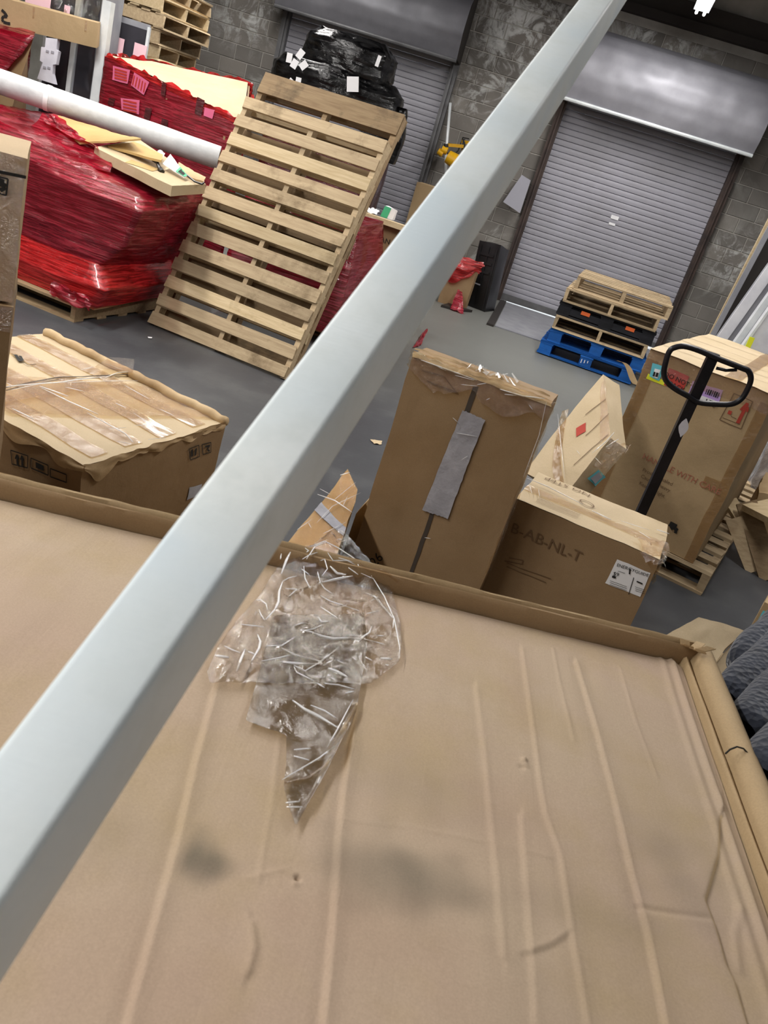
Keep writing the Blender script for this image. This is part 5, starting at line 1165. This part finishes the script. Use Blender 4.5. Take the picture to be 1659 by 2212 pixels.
# wrapped gray bundle behind
gw = thing('wrapped_bundle', 'gray bundle in cloudy plastic wrap at the right edge behind the tall carton', 'wrapped bundle', (2.9, 6.3, 0))
loft([ring((2.58, 6.2), (3.5, 5.9), (3.8, 6.7), (2.85, 7.0), 0), ring((2.54, 6.15), (3.5, 5.9), (3.8, 6.7), (2.85, 7.0), .5), ring((2.62, 6.25), (3.5, 5.95), (3.8, 6.7), (2.85, 7.0), 1.0)], amp=.035, wr=.01).make('plastic_wrap', 'grey_wrap', gw, smooth=True)
Carton('', '', [V(p) for p in ((2.65, 6.28, 0), (3.4, 6.0, 0), (3.7, 6.6, 0), (2.9, 6.9, 0), (2.7, 6.33, .96), (3.4, 6.05, .96), (3.7, 6.6, .96), (2.9, 6.9, .96))], 'white_panel', root=gw, part='panel_pack')
# tall white edged panels leaning at the right
def lean_panel(name, label, pb, pt_, yy, w, th, mat, edge=None, cat='panel', spot=None):
    a, b = Y(pb[0], pb[1], yy), Y(pt_[0], pt_[1], yy); d = (b-a)/(b.z-a.z); lo_ = a-d*a.z; hi = a+d*(2.5-a.z)
    r = thing(name, label, cat, lo_)
    X = V((w, 0, 0)); Yv = V((.12*th, th, 0))
    MB().hexa([lo_, lo_+X, lo_+X+Yv, lo_+Yv, hi, hi+X, hi+X+Yv, hi+Yv]).make('face', mat, r)
    if edge:
        e, k = edge; MB().hexa([p+V((0, -.015, 0)) for p in (lo_, lo_+V((e, 0, 0)), lo_+V((e, .014, 0)), lo_+V((0, .014, 0)), hi, hi+V((e, 0, 0)), hi+V((e, .014, 0)), hi+V((0, .014, 0)))]).make('edge_strip', k, r)
    return r
lean_panel('wood_strip', 'thin pale wooden strip standing against the back wall at the right', (1536, 715), (1656, 480), 8.2, .03, .03, 'pallet_wood_pale', cat='board')
lean_panel('upright_slab', 'dark backing added for the shaded gap between the wooden strip and white panels', (1541, 715), (1668, 480), 8.0, .20, .05, 'dark_trim')  # dark fill painted in for the shade of the gap
lean_panel('upright_slab', 'narrow gray panel just right of the pale wooden strip', (1541, 712), (1664, 480), 7.9, .045, .03, 'gray_panel')
lean_panel('upright_slab', 'leftmost of the tall white edged panels at the right', (1554, 720), (1666, 562), 7.3, .22, .06, 'gray_panel', (.085, 'white_panel'))
lean_panel('upright_slab', 'middle one of the tall white edged panels at the right', (1586, 738), (1698, 580), 7.15, .22, .06, 'white_panel', (.05, 'white_metal'))
lean_panel('upright_slab', 'white panel with a yellow sticker, rightmost behind the tall carton', (1604, 745), (1716, 587), 7.0, .22, .06, 'white_panel', (.02, 'white_metal'))
p = Y(1618, 741, 6.95); MB().box(p.x-.02, p.x+.02, 6.93, 6.94, p.z-.05, p.z+.05).make('yellow_sticker', 'yellow_label', COL.objects[-1] if False else [o for o in bpy.data.objects if o.get('label', '').startswith('white panel with a yellow')][0])

# ------------------------------------------------------------------ back of the hall
# brown carton with a board and a green package behind the leaning pallet
bb = Carton('brown_carton', 'brown carton with a wooden board on top, behind the red load on the right', [V((-1.02, 8.5, 0)), V((-.40, 8.35, 0)), V((-.3, 8.9, 0)), V((-.95, 9.0, 0)), V((-1.02, 8.5, .93)), V((-.40, 8.35, .93)), V((-.3, 8.9, .93)), V((-.95, 9.0, .93))], 'kraft_dark')
bb.marks('faded_print', 'F', [('t', 'FAN', 815, 520, .07, 0), ('l', [(813, 497), (820, 500)], .05), ('l', [(822, 482), (845, 488)], .008)], 'ink')
plank('pale wooden board lying on the brown carton behind the leaning pallet', V((-1.08, 8.45, .965)), V((-.25, 8.30, .965)), .09, 'pallet_wood_pale', (0, 0, 1), .05)
gp = Carton('paper_package', 'small green and white package on the brown carton by the left door', [V((-.90, 8.48, .992)), V((-.78, 8.46, .992)), V((-.77, 8.58, .992)), V((-.88, 8.60, .992)), V((-.88, 8.48, 1.10)), V((-.77, 8.46, 1.09)), V((-.76, 8.58, 1.08)), V((-.86, 8.60, 1.10))], 'white_paper', wear=.008, n=6)
gp.decal('green_side', 'F', [(0, 0), (.55, 0), (.55, 1), (0, 1)], 'green_label', n=5)
plastic_scrap('paper_sheet', 'crumpled white paper beside the green and white package', [(-1.06, 8.46, 1.0), (-.94, 8.44, 1.0), (-.93, 8.55, 1.03), (-1.04, 8.56, 1.04)], 'white_paper', .02, cat='paper')
tb = Carton('tan_carton', 'tan carton standing by the left door frame, partly behind the steel bar', prism(-.86, 11.3, .5, .4, 1.28, -.08), 'kraft', wear=.004)
# black suitcase-like bin by the right door
sb = Carton('black_case', 'tall black plastic case standing by the frame of the right door', [V(p) for p in ((.19, 11.42, 0), (.47, 11.30, 0), (.60, 11.65, 0), (.32, 11.78, 0), (.12, 11.45, .83), (.40, 11.33, .86), (.53, 11.68, .80), (.26, 11.8, .80))], 'black_plastic', 'case', wear=.004, n=14, bulge=.02)
for (a, b) in ((.12, .18), (.5, .55), (.86, .92)):
    sb.decal('rib', 'F', [(a, .05), (b, .05), (b, .95), (a, .95)], 'black_plastic', off=.016, n=8)
for k in (.55, .68, .80): sb.decal('rib', 'F', [(.2, k), (.8, k), (.8, k+.04), (.2, k+.04)], 'black_plastic', off=.022, n=6)
sb.decal('latch', 'F', [(.25, .36), (.55, .36), (.55, .38), (.25, .38)], 'gray_box', off=.02, n=3)
# carton with red film left of the case
rb_ = Carton('brown_carton', 'small brown carton under red film beside the black case', prism(-.16, 10.95, .36, .3, .50, -.1), 'kraft_dark', wear=.006)
o = MB().grid(lambda u, v: V((-.19+.44*u, 10.90-.04*math.sin(v*3), .64-.36*v*(.7+.3*math.sin(u*5))))+noise.noise_vector(V((u*4, v*4, 5)))*.04, 24, 18).make('draped_film', 'red_film_low', rb_.root, smooth=True)
plastic_scrap('red_film_tail', 'twisted tail of pink film on the floor before the black case', [(.02, 10.62, .01), (.20, 10.58, .01), (.10, 10.85, .22), (.04, 10.86, .24)], 'red_film', .02)
o = MB().hexa([V(p) for p in ((-.10, 10.62, 0), (.10, 10.66, 0), (.30, 10.95, 0), (-.02, 10.93, 0), (-.10, 10.62, .03), (.10, 10.66, .03), (.30, 10.95, .03), (-.02, 10.93, .03))]).make('dark_mat', 'dark_trim', None); tag(o, 'dark board on the floor before the red draped carton', 'board')
plastic_scrap('red_film_scrap', 'small scrap of red film on the floor above the upright carton', [Z(892, 752, .01), Z(910, 745, .01), Z(926, 708, .06), Z(912, 720, .05)], 'red_film', .015)
plastic_scrap('film_scrap', 'tiny pale scrap on the floor left of the upright carton', [Z(800, 950, .006), Z(826, 952, .006), Z(824, 960, .006), Z(808, 958, .006)], 'kraft_light', .004, cat='scrap')
o = plastic_scrap('paper_scrap', 'tiny white scrap on the floor before the leaning pallet', [Z(319, 727, .006), Z(329, 728, .006), Z(328, 731, .006), Z(320, 730, .006)], 'white_paper', .001, n=3, cat='scrap')
# strip of tape hanging from the blue pallets
o = MB().grid(lambda u, v: Y(1335+45*v, 780+45*v, 9.35)+V((.05*(u-.5)*(1+v), 0, .04*math.sin(v*5))), 4, 16).make('hanging_strap', 'kraft_torn', None); tag(o, 'pale strap hanging from the corner of the blue pallets', 'strap')
# dock light on its arm
def wl(px, py, off):
    r = ray(px, py); t_ = (WO-WN*off-CAMP).dot(WN)/r.dot(WN); return CAMP+r*t_
dl = thing('dock_light', 'yellow dock light on a jointed arm beside the left roller door', 'lamp', wl(1010, 315, .2))
MB().tube([wl(967, 338, .42), wl(984, 349, .42)], [.085, .10], 16).make('lamp_head', 'yellow_paint', dl, smooth=True, sharp=40)
MB().tube([wl(955, 322, .42), wl(966, 327, .42)], .05, 12).make('lamp_back', 'yellow_paint', dl, smooth=True, sharp=40)
MB().tube([wl(947, 326, .42), wl(957, 333, .42)], .045, 12).make('lamp_back', 'yellow_paint', dl, smooth=True, sharp=40)
MB().beam(wl(968, 313, .40), wl(1000, 316, .30), .055, .04).make('arm', 'yellow_paint', dl)
MB().beam(wl(1000, 306, .28), wl(1035, 313, .05), .055, .04).make('arm', 'yellow_paint', dl)
MB().beam(wl(1000, 322, .28), wl(1018, 326, .10), .05, .04).make('arm', 'yellow_paint', dl)
MB().tube([wl(963, 311, .42), wl(963, 319, .42)], .03, 10).make('joint', 'black_plastic', dl); MB().tube([wl(1002, 300, .28), wl(1002, 328, .28)], .02, 10).make('joint', 'black_plastic', dl)
MB().tube([wl(966, 330, .42), wl(975, 340, .45), wl(990, 325, .35), wl(1000, 297, .2), wl(1013, 300, .1)], .008, 6).make('cable', 'black_plastic', dl, smooth=True)
o = MB().tube([wl(973, 222, .06), wl(966, 300, .10), wl(963, 345, .2), wl(964, 400, .3)], .02, 8).make('white_rod', 'white_metal', None, smooth=True); tag(o, 'thin white rod hanging down the block wall behind the dock light', 'rod')
o = MB(); a, b, c_, d2 = [wl(x, y, .0) for x, y in ((1088, 436), (1124, 460), (1147, 390), (1128, 378))]
o.hexa([p-WN*.092 for p in (a, b, c_, d2)]+[p-WN*.112 for p in (a, b, c_, d2)]); g = o.make('metal_sheet', 'gray_box', None); tag(g, 'small light gray metal plate on the block wall left of the right door', 'plate')
